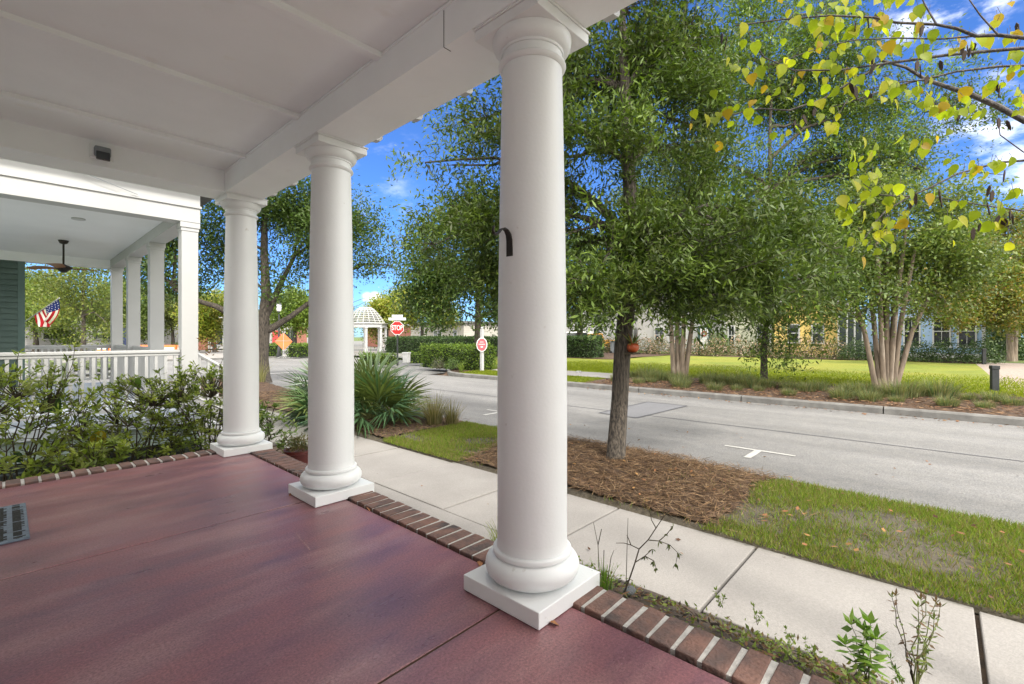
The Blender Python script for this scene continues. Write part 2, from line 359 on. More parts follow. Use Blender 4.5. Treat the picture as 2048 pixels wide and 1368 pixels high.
m = MB(); m.add([(6.5, 23.6, -.558), (10.0, 23.6, -.558), (10.0, 23.9, -.558), (6.5, 23.9, -.558)], [(0, 1, 2, 3)])
struct(m.build('stop_line', M['line']))
# far kerb with joints, curving at the corner
m = MB(); kp = [(13.62, y) for y in np.arange(-60, 15.1, 3.05)]
for k in range(9):
    a = k / 8 * math.pi / 2; kp.append((13.62 + 4 * (1 - math.cos(a)), 15.4 + 3.6 * math.sin(a)))
kp += [(20.5, 19.0), (60, 19.0)]
for i in range(len(kp) - 1):
    a, b = np.array(kp[i]), np.array(kp[i + 1]); L = np.linalg.norm(b - a); d = (b - a) / L; n_ = np.array([d[1], -d[0]])
    g0 = .012 if L > 2 else 0
    a2, b2 = a + d * g0, b - d * g0
    pr = [(0, -.62), (.02, -.44), (.05, -.405), (.15, -.40), (.16, -.62)]
    v = [(*(a2 + n_ * o), z) for o, z in pr] + [(*(b2 + n_ * o), z) for o, z in pr]; n = 5
    m.add(v, [tuple(range(5)), tuple(range(5, 10))[::-1]] + [(j, j + 5, (j + 1) % 5 + 5, (j + 1) % 5) for j in range(5)])
struct(m.build('kerb', M['kerb']))
def farz(x, y=0):
    return float(np.interp(x, [13.7, 15.0, 17.0, 30, 60], [-.42, -.36, -.25, -.25, -.15]))
grid('mulch_bed', 13.77, 17.6, -40, 9.4, 14, 160, lambda x, y: farz(x) + .0, M['mulch'], seed=1, namp=.03, nfreq=3)
grid('lawn', 17.4, 35.2, -1.3, 24, 30, 40, lambda x, y: farz(x) + .015, M['lawn'], seed=2, namp=.02, nfreq=.8)
grid('grass_verge', 13.77, 17.6, 9.4, 15.5, 12, 30, lambda x, y: farz(x), M['lawn'], seed=4, namp=.012, nfreq=1)
grid('corner_bed', 13.9, 22, 15.5, 18.9, 12, 20, lambda x, y: farz(x) - .015 if x > 13.9 + 4 * (1 - math.sqrt(max(0, 1 - ((y - 15.4) / 3.6) ** 2))) * .99 else -.63, M['mulch'], seed=5, namp=.015, nfreq=2)
m = MB(); m.add([(15.2, 8.6, farz(15.2) + .02), (16.5, 8.6, farz(16.5) + .02), (16.5, 15.4, farz(16.5) + .02), (15.2, 15.4, farz(15.2) + .02)], [(0, 1, 2, 3)])
struct(m.build('park_path', M['walk']))
grid('far_mulch', 35.0, 38.0, -1.3, 34, 6, 50, lambda x, y: farz(x) + .03, M['mulch'], seed=6, namp=.05, nfreq=1.5)
grid('tree_mulch', 26, 36, 15.5, 30, 14, 20, lambda x, y: farz(x) + .045 + .05 * math.exp(-((x - 31) / 4) ** 2 - ((y - 20) / 4) ** 2), M['mulch'], seed=7, namp=.03, nfreq=1.5)
grid('gravel_path', 17.3, 37, -12, -1.3, 14, 14, lambda x, y: farz(x), M['gravel'], seed=8, namp=.02, nfreq=2)
grid('rear_verge', 37, 60, -20, 34, 10, 20, lambda x, y: farz(x) + .02, M['groundgrass'], seed=9, namp=.04)
m = MB(); sheet([(20.6, 19.1), (140, 19.1), (140, 170), (20.6, 170)], -.40); struct(m.build('plaza_ground', M['walk_dark']))
m = MB(); sheet([(-60, 41.5), (20.5, 41.5), (20.5, 90), (-60, 90)], -.46); struct(m.build('far_pavement', M['walk']))
m = MB(); m.box(-60, 20.5, 41.3, 41.6, -.62, -.43); struct(m.build('far_kerb', M['kerb']))
# near pavement: separate slabs with open joints
m = MB(); m2 = MB()
yj = [-7.96 + 1.3 * k for k in range(24)]
for i in range(len(yj) - 1):
    t = m if yj[i] < 6.5 else m2  # slabs further up the street take the darker concrete
    dz = .004 * math.sin(i * 2.3)
    t.box(3.02, 4.25 + .02 * math.sin(i), yj[i] + .012, yj[i + 1] - .012, -.66, GZ + dz)
struct(m.build('sidewalk', M['walk'], bevel=.008)); struct(m2.build('dark_sidewalk', M['walk_dark'], bevel=.008))
m = MB(); m.box(1.95, 3.013, 1.75, 6.4, -.66, GZ - .003); struct(m.build('concrete_strip', M['walk'], bevel=.006))
m = MB(); m.add([(1.9, -8, -.60), (4.4, -8, -.60), (4.4, 22, -.60), (1.9, 22, -.60)], [(0, 1, 2, 3)]); struct(m.build('joint_soil', M['soil']))
# strip of ground between pavement and road
def vz(x, y):
    t = (x - 4.27) / 1.95
    h = .045 * math.sin(math.pi * min(max(t, 0), 1)) + .02
    for cx, cy, rx, ry, hh in ((5.45, 3.3, .9, 1.9, .10), (5.2, 9.6, .9, 2.0, .12), (5.8, 18.5, .9, 2.2, .16)):
        h += hh * math.exp(-((x - cx) / rx) ** 2 - ((y - cy) / ry) ** 2)
    return GZ + h - (.05 if t > .99 else 0) - (.05 if t < .01 else 0)
grid('verge_soil', 4.26, 6.28, -8, 22, 24, 300, vz, M['sand'], seed=11, namp=.012, nfreq=6)
def mulchmask(x, y):
    e = .12 * math.sin(3 * x + 2 * y) + .08 * math.sin(7 * y)
    if 1.42 + .35 * (6.2 - x) * .4 + e < y < 4.95 + e: return True
    return 6.75 + e + (x - 4.3) * .12 < y < 21.9
def mulchmesh():
    xs = np.linspace(4.33, 6.34, 42); ys = np.linspace(.8, 21.9, 410); idx = {}; mb = MB(); r = rnd(5)
    vv = []; ff = []
    for j, y in enumerate(ys):
        for i, x in enumerate(xs):
            if mulchmask(x, y):
                idx[i, j] = len(vv); vv.append((x, y, vz(min(x, 6.2), y) + .022 + r.uniform(-.012, .018) - (.04 if x > 6.25 else 0)))
    for (i, j) in idx:
        if all(k in idx for k in ((i + 1, j), (i, j + 1), (i + 1, j + 1))): ff.append((idx[i, j], idx[i + 1, j], idx[i + 1, j + 1], idx[i, j + 1]))
    mb.add(vv, ff); o = mb.build('pine_straw_bed', M['mulch'], None, smooth=True, ang=180); o['kind'] = 'structure'
mulchmesh()
def straw(name, n, box, zf, mask, seed, L=(.10, .2), w=.006, cols=((.165, .10, .055), (.105, .062, .034), (.23, .155, .09), (.06, .038, .024))):
    r = rnd(seed); x = r.uniform(box[0], box[1], n * 2); y = r.uniform(box[2], box[3], n * 2)
    k = np.array([mask(a, b) for a, b in zip(x, y)]); x, y = x[k][:n], y[k][:n]; n = len(x)
    z = np.array([zf(a, b) for a, b in zip(x, y)]) + r.uniform(.012, .05, n)
    th = r.uniform(0, 6.28, n); D = np.stack([np.cos(th), np.sin(th), r.normal(0, .18, n)], 1)
    Nn = unit(np.stack([r.normal(0, .4, n), r.normal(0, .4, n), np.ones(n)], 1))
    V = leafquads(np.stack([x, y, z], 1), D, Nn, r.uniform(*L, n), np.full(n, w))
    o = quads(name, V, pal(r, n, cols), M['straw']); o['kind'] = 'stuff'; return o
straw('pine_straw', 17000, (4.3, 6.35, .9, 5.1), lambda x, y: vz(min(x, 6.2), y) + .01, mulchmask, 21)
straw('pine_straw', 7000, (4.3, 6.35, 6.5, 15), lambda x, y: vz(min(x, 6.2), y) + .01, mulchmask, 22, w=.009)
straw('mulch_litter', 9000, (13.8, 16.2, -14, 9), lambda x, y: farz(x), lambda x, y: True, 23, L=(.08, .2), w=.022, cols=((.20, .11, .06), (.12, .06, .034), (.27, .17, .10), (.06, .034, .022)))
r_edge = rnd(61)
straw('pine_straw', 1400, (4.3, 6.3, .7, 5.6), lambda x, y: vz(min(x, 6.2), y) + .02, lambda x, y: mulchmask(x, y + abs(r_edge.normal(0, .28))) or mulchmask(x, y - abs(r_edge.normal(0, .25))), 24)
def blades(name, n, box, zf, dens, seed, h=(.035, .085), w=.006, cols=((.14, .21, .022), (.10, .165, .016), (.185, .245, .03), (.21, .20, .06), (.20, .16, .075))):
    r = rnd(seed); x = r.uniform(box[0], box[1], n * 3); y = r.uniform(box[2], box[3], n * 3)
    k = np.array([dens(a, b) for a, b in zip(x, y)]) > r.uniform(0, 1, n * 3); x, y = x[k][:n], y[k][:n]; n = len(x)
    z = np.array([zf(a, b) for a, b in zip(x, y)]) - .004
    D = np.stack([r.normal(0, .5, n), r.normal(0, .5, n), np.ones(n)], 1); Nn = np.stack([r.normal(0, 1, n), r.normal(0, 1, n), np.zeros(n)], 1)
    V = leafquads(np.stack([x, y, z], 1), D, Nn, r.uniform(*h, n), np.full(n, w), mid=.3)
    o = quads(name, V, pal(r, n, cols, .25), M['grass']); o['kind'] = 'stuff'; return o
def gd(x, y):
    if mulchmask(x, y): return .02
    p = math.sin(2.1 * x + 1.3 * y) + math.sin(3.7 * y - 1.9 * x + 1) + math.sin(6.3 * x + 4.1 * y) * .6 + math.sin(1.1 * y + 2)
    e = min(x - 4.27, 6.24 - x)
    return .95 if e < .25 else (.85 if p > .35 else (.42 if p > -.6 else .13))
blades('verge_grass', 56000, (4.22, 6.30, -3.2, 2.6), lambda x, y: vz(min(max(x, 4.3), 6.2), y), gd, 31)
blades('verge_grass', 26000, (4.22, 6.28, 4.5, 8.2), lambda x, y: vz(min(max(x, 4.3), 6.2), y), gd, 32, w=.008)
blades('lawn_blades', 45000, (16.6, 25, -2, 16), lambda x, y: farz(x) + .015, lambda x, y: min(1, max(0, (25 - x) / 8.0)) ** 1.3, 33, h=(.04, .09), w=.02, cols=((.18, .22, .012), (.135, .18, .010), (.22, .24, .018)))
blades('lawn_blades', 9000, (13.8, 15.2, 9.2, 16), lambda x, y: farz(x), lambda x, y: 1, 34, h=(.04, .09), w=.02, cols=((.145, .185, .012), (.105, .15, .010), (.18, .19, .018)))
# fallen leaves
def litter(name, n, box, zf, seed, size=(.04, .075)):
    r = rnd(seed); x = r.uniform(box[0], box[1], n); y = r.uniform(box[2], box[3], n); z = np.array([zf(a, b) for a, b in zip(x, y)])
    th = r.uniform(0, 6.28, n); D = np.stack([np.cos(th), np.sin(th), r.normal(.15, .2, n)], 1)
    Nn = np.stack([r.normal(0, .3, n), r.normal(0, .3, n), np.ones(n)], 1)
    L = r.uniform(*size, n)
    o = quads(name, leafquads(np.stack([x, y, z], 1), D, Nn, L, L * .55), pal(r, n, ((.20, .095, .045), (.14, .07, .036), (.25, .14, .055), (.09, .048, .03)), .3), M['straw'])
    o['kind'] = 'stuff'; return o
litter('fallen_leaves', 210, (4.3, 6.2, -3, 5), lambda x, y: vz(x, y) + .05, 41)
litter('fallen_leaves', 22, (3.05, 4.25, -2, 6), lambda x, y: GZ + .012, 42, (.015, .05))
litter('fallen_leaves', 260, (13.2, 13.6, -6, 9), lambda x, y: -.55, 43, (.05, .09))
litter('fallen_leaves', 40, (6.3, 9, -2, 6), lambda x, y: -.552, 44, (.03, .06))

# ------------------------------------------------------------------ the porch we stand on
m = MB(); m.box(-1.1, 1.71, -2.6, 5.47, -.7, -.0045); struct(m.build('porch_base', M['joint']))
m = MB()
for y0, y1 in ((-2.61, -.585), (-.575, 1.433), (1.445, 3.418), (3.432, 5.468)): m.box(-1.1, 1.708, y0, y1, -.10, 0)
struct(m.build('porch_floor', M['floor'], bevel=.004))
bm_, mo_ = MB(), MB(); r = rnd(8)
mo_.box(1.725, 1.915, -2.6, 5.68, -.7, .010)
mo_.box(-1.1, 1.72, 5.49, 5.675, -.7, .010)
y = -2.6
while y < 5.45:
    w = .083 + r.uniform(-.003, .003); j = r.uniform(-.006, .006, 3)
    bm_.add([(1.716 + j[0], y, -.09), (1.922 + j[1], y + .004, -.09), (1.922 + j[1], y + w, -.09), (1.716 + j[0], y + w, -.09),
             (1.716 + j[0], y, .018 + j[2] * .4), (1.922 + j[1], y + .004, .016), (1.922 + j[1], y + w, .016), (1.716 + j[0], y + w, .018 - j[2] * .3)],
            [(0, 3, 2, 1), (4, 5, 6, 7), (0, 1, 5, 4), (1, 2, 6, 5), (2, 3, 7, 6), (3, 0, 4, 7)])
    y += .102
x = 1.62
while x > -1.1:
    w = .083 + r.uniform(-.003, .003); j = r.uniform(-.005, .005, 3)
    bm_.box(x - w, x, 5.482 + j[0], 5.684 + j[1], -.09, .018 + j[2] * .4); x -= .102
struct(bm_.build('brick_border', M['brick'], bevel=.006)); struct(mo_.build('mortar_bed', M['mortar']))
r = rnd(18); M['scuff'] = pm('pale_scuff', (.40, .27, .27), (.28, .15, .16), rough=.8, scale=90, detail=3)
for px in ([(0, 1188), (30, 1182), (60, 1180), (80, 1184), (70, 1200), (40, 1216), (0, 1228)], [(370, 1092), (385, 1091), (398, 1094)], [(152, 1306), (170, 1304), (186, 1303)], [(225, 1285), (240, 1277)], [(300, 1291), (315, 1286)], [(497, 1160), (512, 1155)], [(640, 1150), (690, 1125)], [(720, 1105), (770, 1080)], [(820, 1180), (850, 1200)], [(420, 1240), (450, 1225)], [(586, 1060), (620, 1100)], [(260, 1266), (270, 1270)]):
    m = MB(); P = [gp(u, v, .0012) for u, v in px]; Q = []
    for a, b in zip(P[:-1], P[1:]):
        for t in np.linspace(0, 1, 7)[:-1]: Q.append(a * (1 - t) + b * t + np.array([r.normal(0, .004), r.normal(0, .004), 0]))
    Q.append(P[-1])
    for a, b in zip(Q[:-1], Q[1:]):
        if r.rand() < .3: continue
        d = unit((b - a)[None])[0]; n_ = np.array([-d[1], d[0], 0]) * r.uniform(.001, .005); m.quad(a - n_, b - n_ * .7, b + n_ * .7, a + n_)
    struct(m.build('floor_scuff', M['scuff']))
# leaf scraps on the porch floor
for (u, v, ang) in ((583, 989, .4), (738, 1018, 1.2), (1107, 1247, 2.0), (960, 1128, .9)):
    p = gp(u, v, .004); d = np.array([math.cos(ang), math.sin(ang), .2]); s_ = np.array([-math.sin(ang), math.cos(ang), 0])
    mb = MB(); k = .028
    mb.add([p - d * k, p + s_ * k * .6 + np.array([0, 0, .012]), p + d * k, p - s_ * k * .6 + np.array([0, 0, .004]), p + np.array([0, 0, .003])], [(0, 4, 1), (1, 4, 2), (2, 4, 3), (3, 4, 0)])
    lo = mb.build('fallen_leaf', pm('dry_leaf', (.36, .16, .06), (.22, .09, .04), rough=.8, scale=60))
    tag(lo, {583: 'dry brown leaf beside the plinth of the middle column', 738: 'dry brown leaf against the brick edging past the middle column', 1107: 'dry tan leaf under the near corner of the nearest plinth', 960: 'dry orange leaf behind the nearest plinth by the bricks'}[u], 'leaf', 'leaves on the porch')

H = thing('house', 'white porch of round columns and panelled ceiling over the red floor', 'house', (0, 0, 0))
m = MB(); m.box(-1.35, -1.1, -8, 5.9, -.7, 5.5); m.box(-1.099, -1.07, -8, 5.47, 0.001, .2); m.build('house_wall', M['paint'], H)
m = MB(); m.box(-1.1, 1.52, -1.95, 5.32, 2.872, 2.93); ce = m.build('porch_ceiling', M['soffit'], H)
for y in (-.91, .21, 1.33, 2.45, 3.57, 4.71):
    m = MB(); m.box(-1.1, 1.499, y - .03, y + .03, 2.838, 2.874); m.build('batten', M['soffit'], ce, bevel=.004)
m = MB(); m.box(1.50, 1.865, -1.95, 5.665, 2.66, 2.931); m.box(1.494, 1.502, -1.95, 5.31, 2.852, 2.870)
fb = m.build('front_beam', M['soffit'], H, bevel=.003)
m = MB(); m.box(1.4985, 1.506, 1.846, 1.8495, 2.659, 2.846); m.box(1.502, 1.545, 1.846, 1.8495, 2.6585, 2.664); m.build('board_joint', M['dark'], fb)
m = MB(); m.box(-1.1, 1.4995, 5.30, 5.665, 2.66, 2.93); m.build('end_beam', M['soffit'], H, bevel=.003)
m = MB(); m.box(-1.5, 2.08, -2.0, 5.95, 2.95, 3.02); m.add([(-1.5, -2.0, 3.021), (2.08, -2.0, 3.021), (2.08, 5.95, 3.021), (-1.5, 5.95, 3.021), (-1.5, -2.0, 3.9), (-1.5, 5.95, 3.9)], [(1, 2, 5, 4), (0, 1, 4), (2, 3, 5)])
m.build('roof', M['nwhite'], H)
for k in range(14):
    y = 5.28 - .515 * k; m = MB()
    m.prism([(1.866, 2.70), (1.97, 2.715), (1.985, 2.735), (1.985, 2.80), (2.05, 2.86), (2.05, 2.948), (1.866, 2.948)], -.03, .03)
    m.v = [(a, y + c_, b) for a, b, c_ in m.v]; m.build('rafter_tail', M['nwhite'], H)
def column(cy, cx=1.705):
    c_ = bpy.data.objects.new('column', None); c_.location = (cx, cy, 0); link(c_, H)
    m = MB(); m.box(-.231, .231, -.231, .231, .003, .075); m.build('plinth', M['paint'], c_, bevel=.004)
    m = MB(); pr = [(.176, .0755)]
    for k in range(13):
        a = -math.pi / 2 + math.pi * k / 12; pr.append((.163 + .060 * math.cos(a), .133 + .056 * math.sin(a)))
    pr += [(.184, .1895), (.186, .194), (.186, .208), (.182, .213), (.172, .216)]
    m.lathe(pr, n=64); m.build('base', M['paint'], c_, smooth=True, ang=40)
    m = MB(); pr = [(.170, .217), (.167, .235), (.1655, .26)]
    for k in range(16):
        t = k / 15; pr.append((.1655 - .023 * max(0, (t - .28) / .72) ** 1.5, .26 + t * 2.20))
    m.lathe(pr, n=64); m.build('shaft', M['paint'], c_, smooth=True, ang=40)
    m = MB(); pr = [(.1425, 2.4605), (.150, 2.463), (.158, 2.470), (.161, 2.478), (.158, 2.486), (.1505, 2.491), (.1505, 2.497), (.1425, 2.501), (.1425, 2.528), (.149, 2.5285), (.151, 2.531), (.151, 2.539), (.153, 2.5395)]
    for k in range(9):
        a = k / 8 * math.pi / 2; pr.append((.153 + .034 * math.sin(a), 2.5398 + .052 * (1 - math.cos(a)) ** .85 * 1.0))
    pr.append((.187, 2.5999))
    m.lathe(pr, n=64); m.build('capital', M['paint'], c_, smooth=True, ang=40)
    m = MB(); m.box(-.192, .192, -.192, .192, 2.6005, 2.648); m.box(-.199, .199, -.199, .199, 2.6485, 2.6595); m.build('abacus', M['paint'], c_, bevel=.003)
    return c_
for cy in (-.58, 1.44, 3.46, 5.48): column(cy)
# hook strap on the nearest column
HK = thing('plant_hook', 'dark iron plant hook screwed to the nearest white column', 'hook', (1.705, 1.44, 0))
nd = unit((-FWD * .74 - RGT * .67)[None])[0]; R0 = .153
def hp(o, z, s=0): 
    t = np.array([-nd[1], nd[0], 0]); return nd * (R0 + o) + t * s + np.array([0, 0, z])
m = MB(); path = [(.004, 1.565, .019), (.006, 1.60, .0175), (.008, 1.635, .016), (.014, 1.660, .014), (.028, 1.678, .012), (.046, 1.684, .0105), (.064, 1.676, .009), (.078, 1.660, .008), (.092, 1.648, .007), (.106, 1.652, .0065), (.113, 1.666, .006), (.109, 1.680, .005), (.104, 1.684, .004)]
tv = np.array([-nd[1], nd[0], 0]); vv = []
for i, (o, z, w) in enumerate(path):
    a = path[max(i - 1, 0)]; b = path[min(i + 1, len(path) - 1)]; dd = unit((nd * (b[0] - a[0]) + np.array([0, 0, b[1] - a[1]]))[None])[0]; nn = np.cross(tv, dd) * .0035
    c_ = hp(o, z); vv += [c_ - tv * w - nn, c_ + tv * w - nn, c_ + tv * w + nn, c_ - tv * w + nn]
ff = [(i * 4 + k, i * 4 + (k + 1) % 4, i * 4 + 4 + (k + 1) % 4, i * 4 + 4 + k) for i in range(len(path) - 1) for k in range(4)] + [(0, 3, 2, 1), tuple(range(len(path) * 4 - 4, len(path) * 4))]
m.add(vv, ff); m.build('strap', M['iron'], HK, smooth=True)
# little flood lamp on the end beam
p = gp(174, 268, 2.78); FL = thing('security_lamp', 'small dark lamp box fixed to the end beam under the ceiling', 'lamp', (dp(174, 275, 4.75)[0], 5.30, 2.775))
m = MB(); m.box(-.085, .075, -.02, -.0005, -.055, .06); m.build('mounting_plate', M['soffit'], FL, bevel=.004)
m = MB(); m.box(-.058, .050, -.085, -.021, -.045, .035); m.build('lamp_housing', M['bin'], FL, bevel=.012)
m = MB(); m.box(-.050, .042, -.10, -.0855, -.085, -.012); m.build('lens', M['glass'], FL, bevel=.01)
# door mat
MT = thing('door_mat', 'blue grey rubber door mat with dark raised lettering on the red floor', 'mat', (0, 0, 0))
c0, c1, c3 = gp(43, 1007, .012), gp(60, 1074, .012), None
ex = np.array([1, 0, 0]); ey = unit((c1 - c0)[None])[0]
X1 = max(c0[0], c1[0]); Ya, Yb = min(c0[1], c1[1]), max(c0[1], c1[1])
m = MB(); m.box(X1 - .85, X1, Ya, Yb, .001, .014); m.build('mat_base', M['matgrey'], MT, bevel=.004)
m = MB(); m.box(X1 - .55, X1 - .19, Ya + .07, Yb - .07, .0145, .019); m.build('coir_panel', M['coir'], MT)
m = MB(); r = rnd(77)
for xr, a0, a1 in ((X1 - .048, Ya + .025, Yb - .03), (X1 - .125, Ya + .02, Yb - .05)):
    y = a1
    while y > a0:
        w = r.uniform(.007, .011); asc = r.rand()
        h = .038 if asc > .35 else .052
        m.box(xr - .02, xr - .02 + h, y - w, y, .0145, .0165)
        if r.rand() < .5: m.box(xr - .012 + r.uniform(0, .02), xr - .006 + r.uniform(.0, .02) + .006, y - w * 1.7, y - w * .95, .0145, .0163)
        y -= w + (r.uniform(.004, .008) if r.rand() > .16 else .024)
m.build('lettering', M['matdark'], MT)

# ------------------------------------------------------------------ plants: generators
def limb(mb, a, b, r0, r1, r, n=6, sag=.15, segs=5):
    a, b = np.array(a, float), np.array(b, float); L = np.linalg.norm(b - a)
    off = r.normal(0, .10, (segs + 1, 3)) * L * .35; pts = []; rr = []
    for k in range(segs + 1):
        t = k / segs; p = a * (1 - t) + b * t + np.array([0, 0, sag * L * math.sin(math.pi * t)]) + off[k] * math.sin(math.pi * t)
        pts.append(p); rr.append(r0 * (1 - t) + r1 * t)
    mb.tube(pts, rr, n); return pts
def tree(name, label, cat, trunks, blobs, ntw, per, L, Wd, cols, seed, group=None, mat='leaf', bark='bark', spread=.16, tl=.35, droop=.15, limb_r=.05, twig=.35, jit=.2, shell=.45, flat=1.0, tr_sides=10, thin=1.0, rand=.75, clump=.30, parent_z=None, colw=None):
    r = rnd(seed); base = np.array(trunks[0][0][:3])
    T = thing(name, label, cat, tuple(base), 0, group)
    mb = MB()
    for tk in trunks: mb.tube([np.array(q[:3]) - base for q in tk], [q[3] for q in tk], tr_sides, wob=.05)
    tops = [np.array(q[:3]) for tk in trunks for q in tk[len(tk) // 2:]]
    lp = []
    B = np.array([[*b[:3]] for b in blobs]); R = np.array([b[3] for b in blobs])
    for c, rr in zip(B, R):
        cand = [q for q in tops if q[2] < c[2] + .2] or tops
        a = min(cand, key=lambda q: np.linalg.norm(q - c) + .6 * abs(q[2] - c[2] + .5 * np.linalg.norm((q - c)[:2])))
        pts = limb(mb, a - base, c - base, limb_r, limb_r * .3, r, 6); lp += [(q + base, limb_r * (.9 - .1 * i)) for i, q in enumerate(pts[1:])]
    w = R ** 2.3 * np.where(B[:, 2] > 3.4, thin, 1.0); bi = r.choice(len(R), ntw, p=w / w.sum())
    u = unit(r.normal(0, 1, (ntw, 3))); rad_ = R[bi] * r.uniform(0, 1, ntw) ** shell
    P = B[bi] + u * rad_[:, None] * np.array([1, 1, flat]); ctone = np.ones(ntw)
    if clump:
        K = np.maximum(3, (R ** 2 * 2.2 / (clump / .3) ** 1.6).astype(int)) ; SC = []; own = []
        for q in range(len(R)):
            uu = unit(r.normal(0, 1, (K[q], 3))); SC.append(B[q] + uu * (R[q] * r.uniform(0, 1, K[q]) ** .4)[:, None]); own += [q] * K[q]
        SC = np.concatenate(SC); own = np.array(own); tone = r.uniform(.72, 1.28, len(SC)); first = np.concatenate([[0], np.cumsum(K)[:-1]])
        pick = first[bi] + (r.rand(ntw) * K[bi]).astype(int)
        ctone = tone[pick]; keep = r.rand(ntw) < .12
        P = np.where(keep[:, None], P, SC[pick] + r.normal(0, clump, (ntw, 3)) * np.array([1.15, 1.15, .75]))
    axis = np.stack([np.full(ntw, base[0]), np.full(ntw, base[1]), P[:, 2] - .5], 1)
    O = unit(unit(P - axis) * .6 + u * .7)
    LP = np.array([q for q, _ in lp]); ntwig = int(ntw * twig)
    for i in range(ntwig):
        j = np.argmin(((LP - P[i]) ** 2).sum(1)); limb(mb, LP[j] - base, P[i] - base, .006 + .1 * limb_r * .6, .003, r, 3, .06, 3)
    mb.build('trunk', M[bark], T, smooth=True, ang=60)
    n = ntw * per; k = np.repeat(np.arange(ntw), per)
    t = r.uniform(-.5, 1, n)[:, None]
    LPs = P[k] + O[k] * t * tl + r.normal(0, spread, (n, 3))
    D = unit(O[k] * .6 + r.normal(0, rand, (n, 3)) + np.array([0, 0, -droop]))
    Nn = unit(r.normal(0, .55, (n, 3)) + np.array([0, 0, 1]))
    ck = r.choice(len(cols), ntw, p=colw) if colw else r.randint(0, len(cols), ntw)
    C = pal(r, n, cols, jit, np.where(r.rand(n) < .7, ck[k], r.choice(len(cols), n, p=colw) if colw else r.randint(0, len(cols), n)))
    C = C * ctone[k][:, None]
    V = leafquads(LPs - base, D, Nn, L * r.uniform(.55, 1.35, n), Wd * r.uniform(.7, 1.3, n))
    quads('crown', V, C, M[mat], T)
    return T
def blob(u, v, d, r): p = dp(u, v, d); return (p[0], p[1], p[2], r)
OAK = ((.056, .092, .016), (.078, .124, .018), (.044, .072, .014), (.105, .155, .022), (.070, .092, .022))
OAK_LIGHT = tuple(tuple(x * 1.28 for x in c) for c in OAK)
def trunkpts(base, tip, r0, r1, n=6, seed=0, wob=.03):
    r = rnd(seed); b, t = np.array(base), np.array(tip); out = []
    for k in range(n):
        s = k / (n - 1); p = b * (1 - s) + t * s + (r.normal(0, wob, 3) * np.array([1, 1, 0]) if 0 < k else 0)
        rr = r0 * (1 - s) + r1 * s
        if k == 0: rr *= 1.18
        out.append((*p, rr))
    return out
# 1 the street tree just beyond the pavement
tb = gp(1231, 930, -.45)
t1 = [(tb[0], tb[1], -.50, .150), (tb[0], tb[1], -.40, .124), (*dp(1240, 800, 6.25), .112), (*dp(1246, 690, 6.25), .112), (*dp(1256, 600, 6.3), .112), (*dp(1262, 480, 6.35), .10), (*dp(1257, 330, 6.4), .085), (*dp(1250, 180, 6.5), .07), (*dp(1243, 20, 6.6), .05), (*dp(1240, -160, 6.7), .03)]
tree('oak_tree', 'dark barked narrow leaf oak beside the pavement with an orange pot on its trunk', 'tree', [t1],
     [blob(*q) for q in ((935, 420, 7.3, .60), (850, 325, 7.6, .26), (905, 330, 7.5, .35), (925, 240, 7.5, .34), (865, 490, 7.4, .38), (965, 270, 7.2, .50), (1000, 470, 6.9, .7), (960, 560, 7.1, .6), (1100, 330, 6.9, 1.1), (1160, 460, 6.2, .9), (1190, 160, 6.9, 1.2), (1080, 180, 7.2, .9), (1300, 490, 5.9, .8), (1310, 300, 6.7, 1.1), (1420, 450, 6.1, .8), (1250, 20, 6.8, 1.2), (1370, 90, 6.9, 1.1), (1480, 510, 6.3, .7), (1400, 250, 7.2, 1.0), (1600, 560, 6.7, .55), (1180, 570, 5.7, .5), (1330, 580, 5.7, .45), (1410, 590, 5.7, .4), (1530, 590, 6.2, .45), (1040, 590, 6.9, .45), (1240, -150, 7, 1.2), (1130, 20, 7.1, 1.0), (1550, 470, 7, .6), (1660, 500, 7.2, .5))],
     3000, 46, .100, .0265, OAK, 101, thin=.6, clump=.22, mat='gloss', spread=.095, tl=.30, limb_r=.045, twig=.4, droop=.08)
# hanging orange pot on its trunk
q = dp(1266, 705, 6.12)
PT = thing('hanging_pot', 'orange glazed pot with a spiky plant on a bracket on the oak trunk', 'pot', tuple(q))
m = MB(); m.lathe([(.02, 0), (.055, .012), (.075, .045), (.078, .08), (.064, .115), (.058, .118)], n=24); m.build('pot', M['terracotta'], PT, smooth=True, ang=50)
m = MB(); m.box(-.12, .09, -.06, .06, -.024, -.001); m.build('shelf', M['stem'], PT)
r = rnd(5); n = 46; D = np.stack([r.normal(0, .7, n), r.normal(0, .7, n), np.abs(r.normal(.7, .4, n))], 1)
quads('foliage', leafquads(np.tile([[0, 0, .11]], (n, 1)), D, r.normal(0, 1, (n, 3)), r.uniform(.10, .22, n), np.full(n, .016)), pal(r, n, ((.10, .17, .03), (.25, .12, .04), (.15, .22, .05))), M['leaf'], PT)
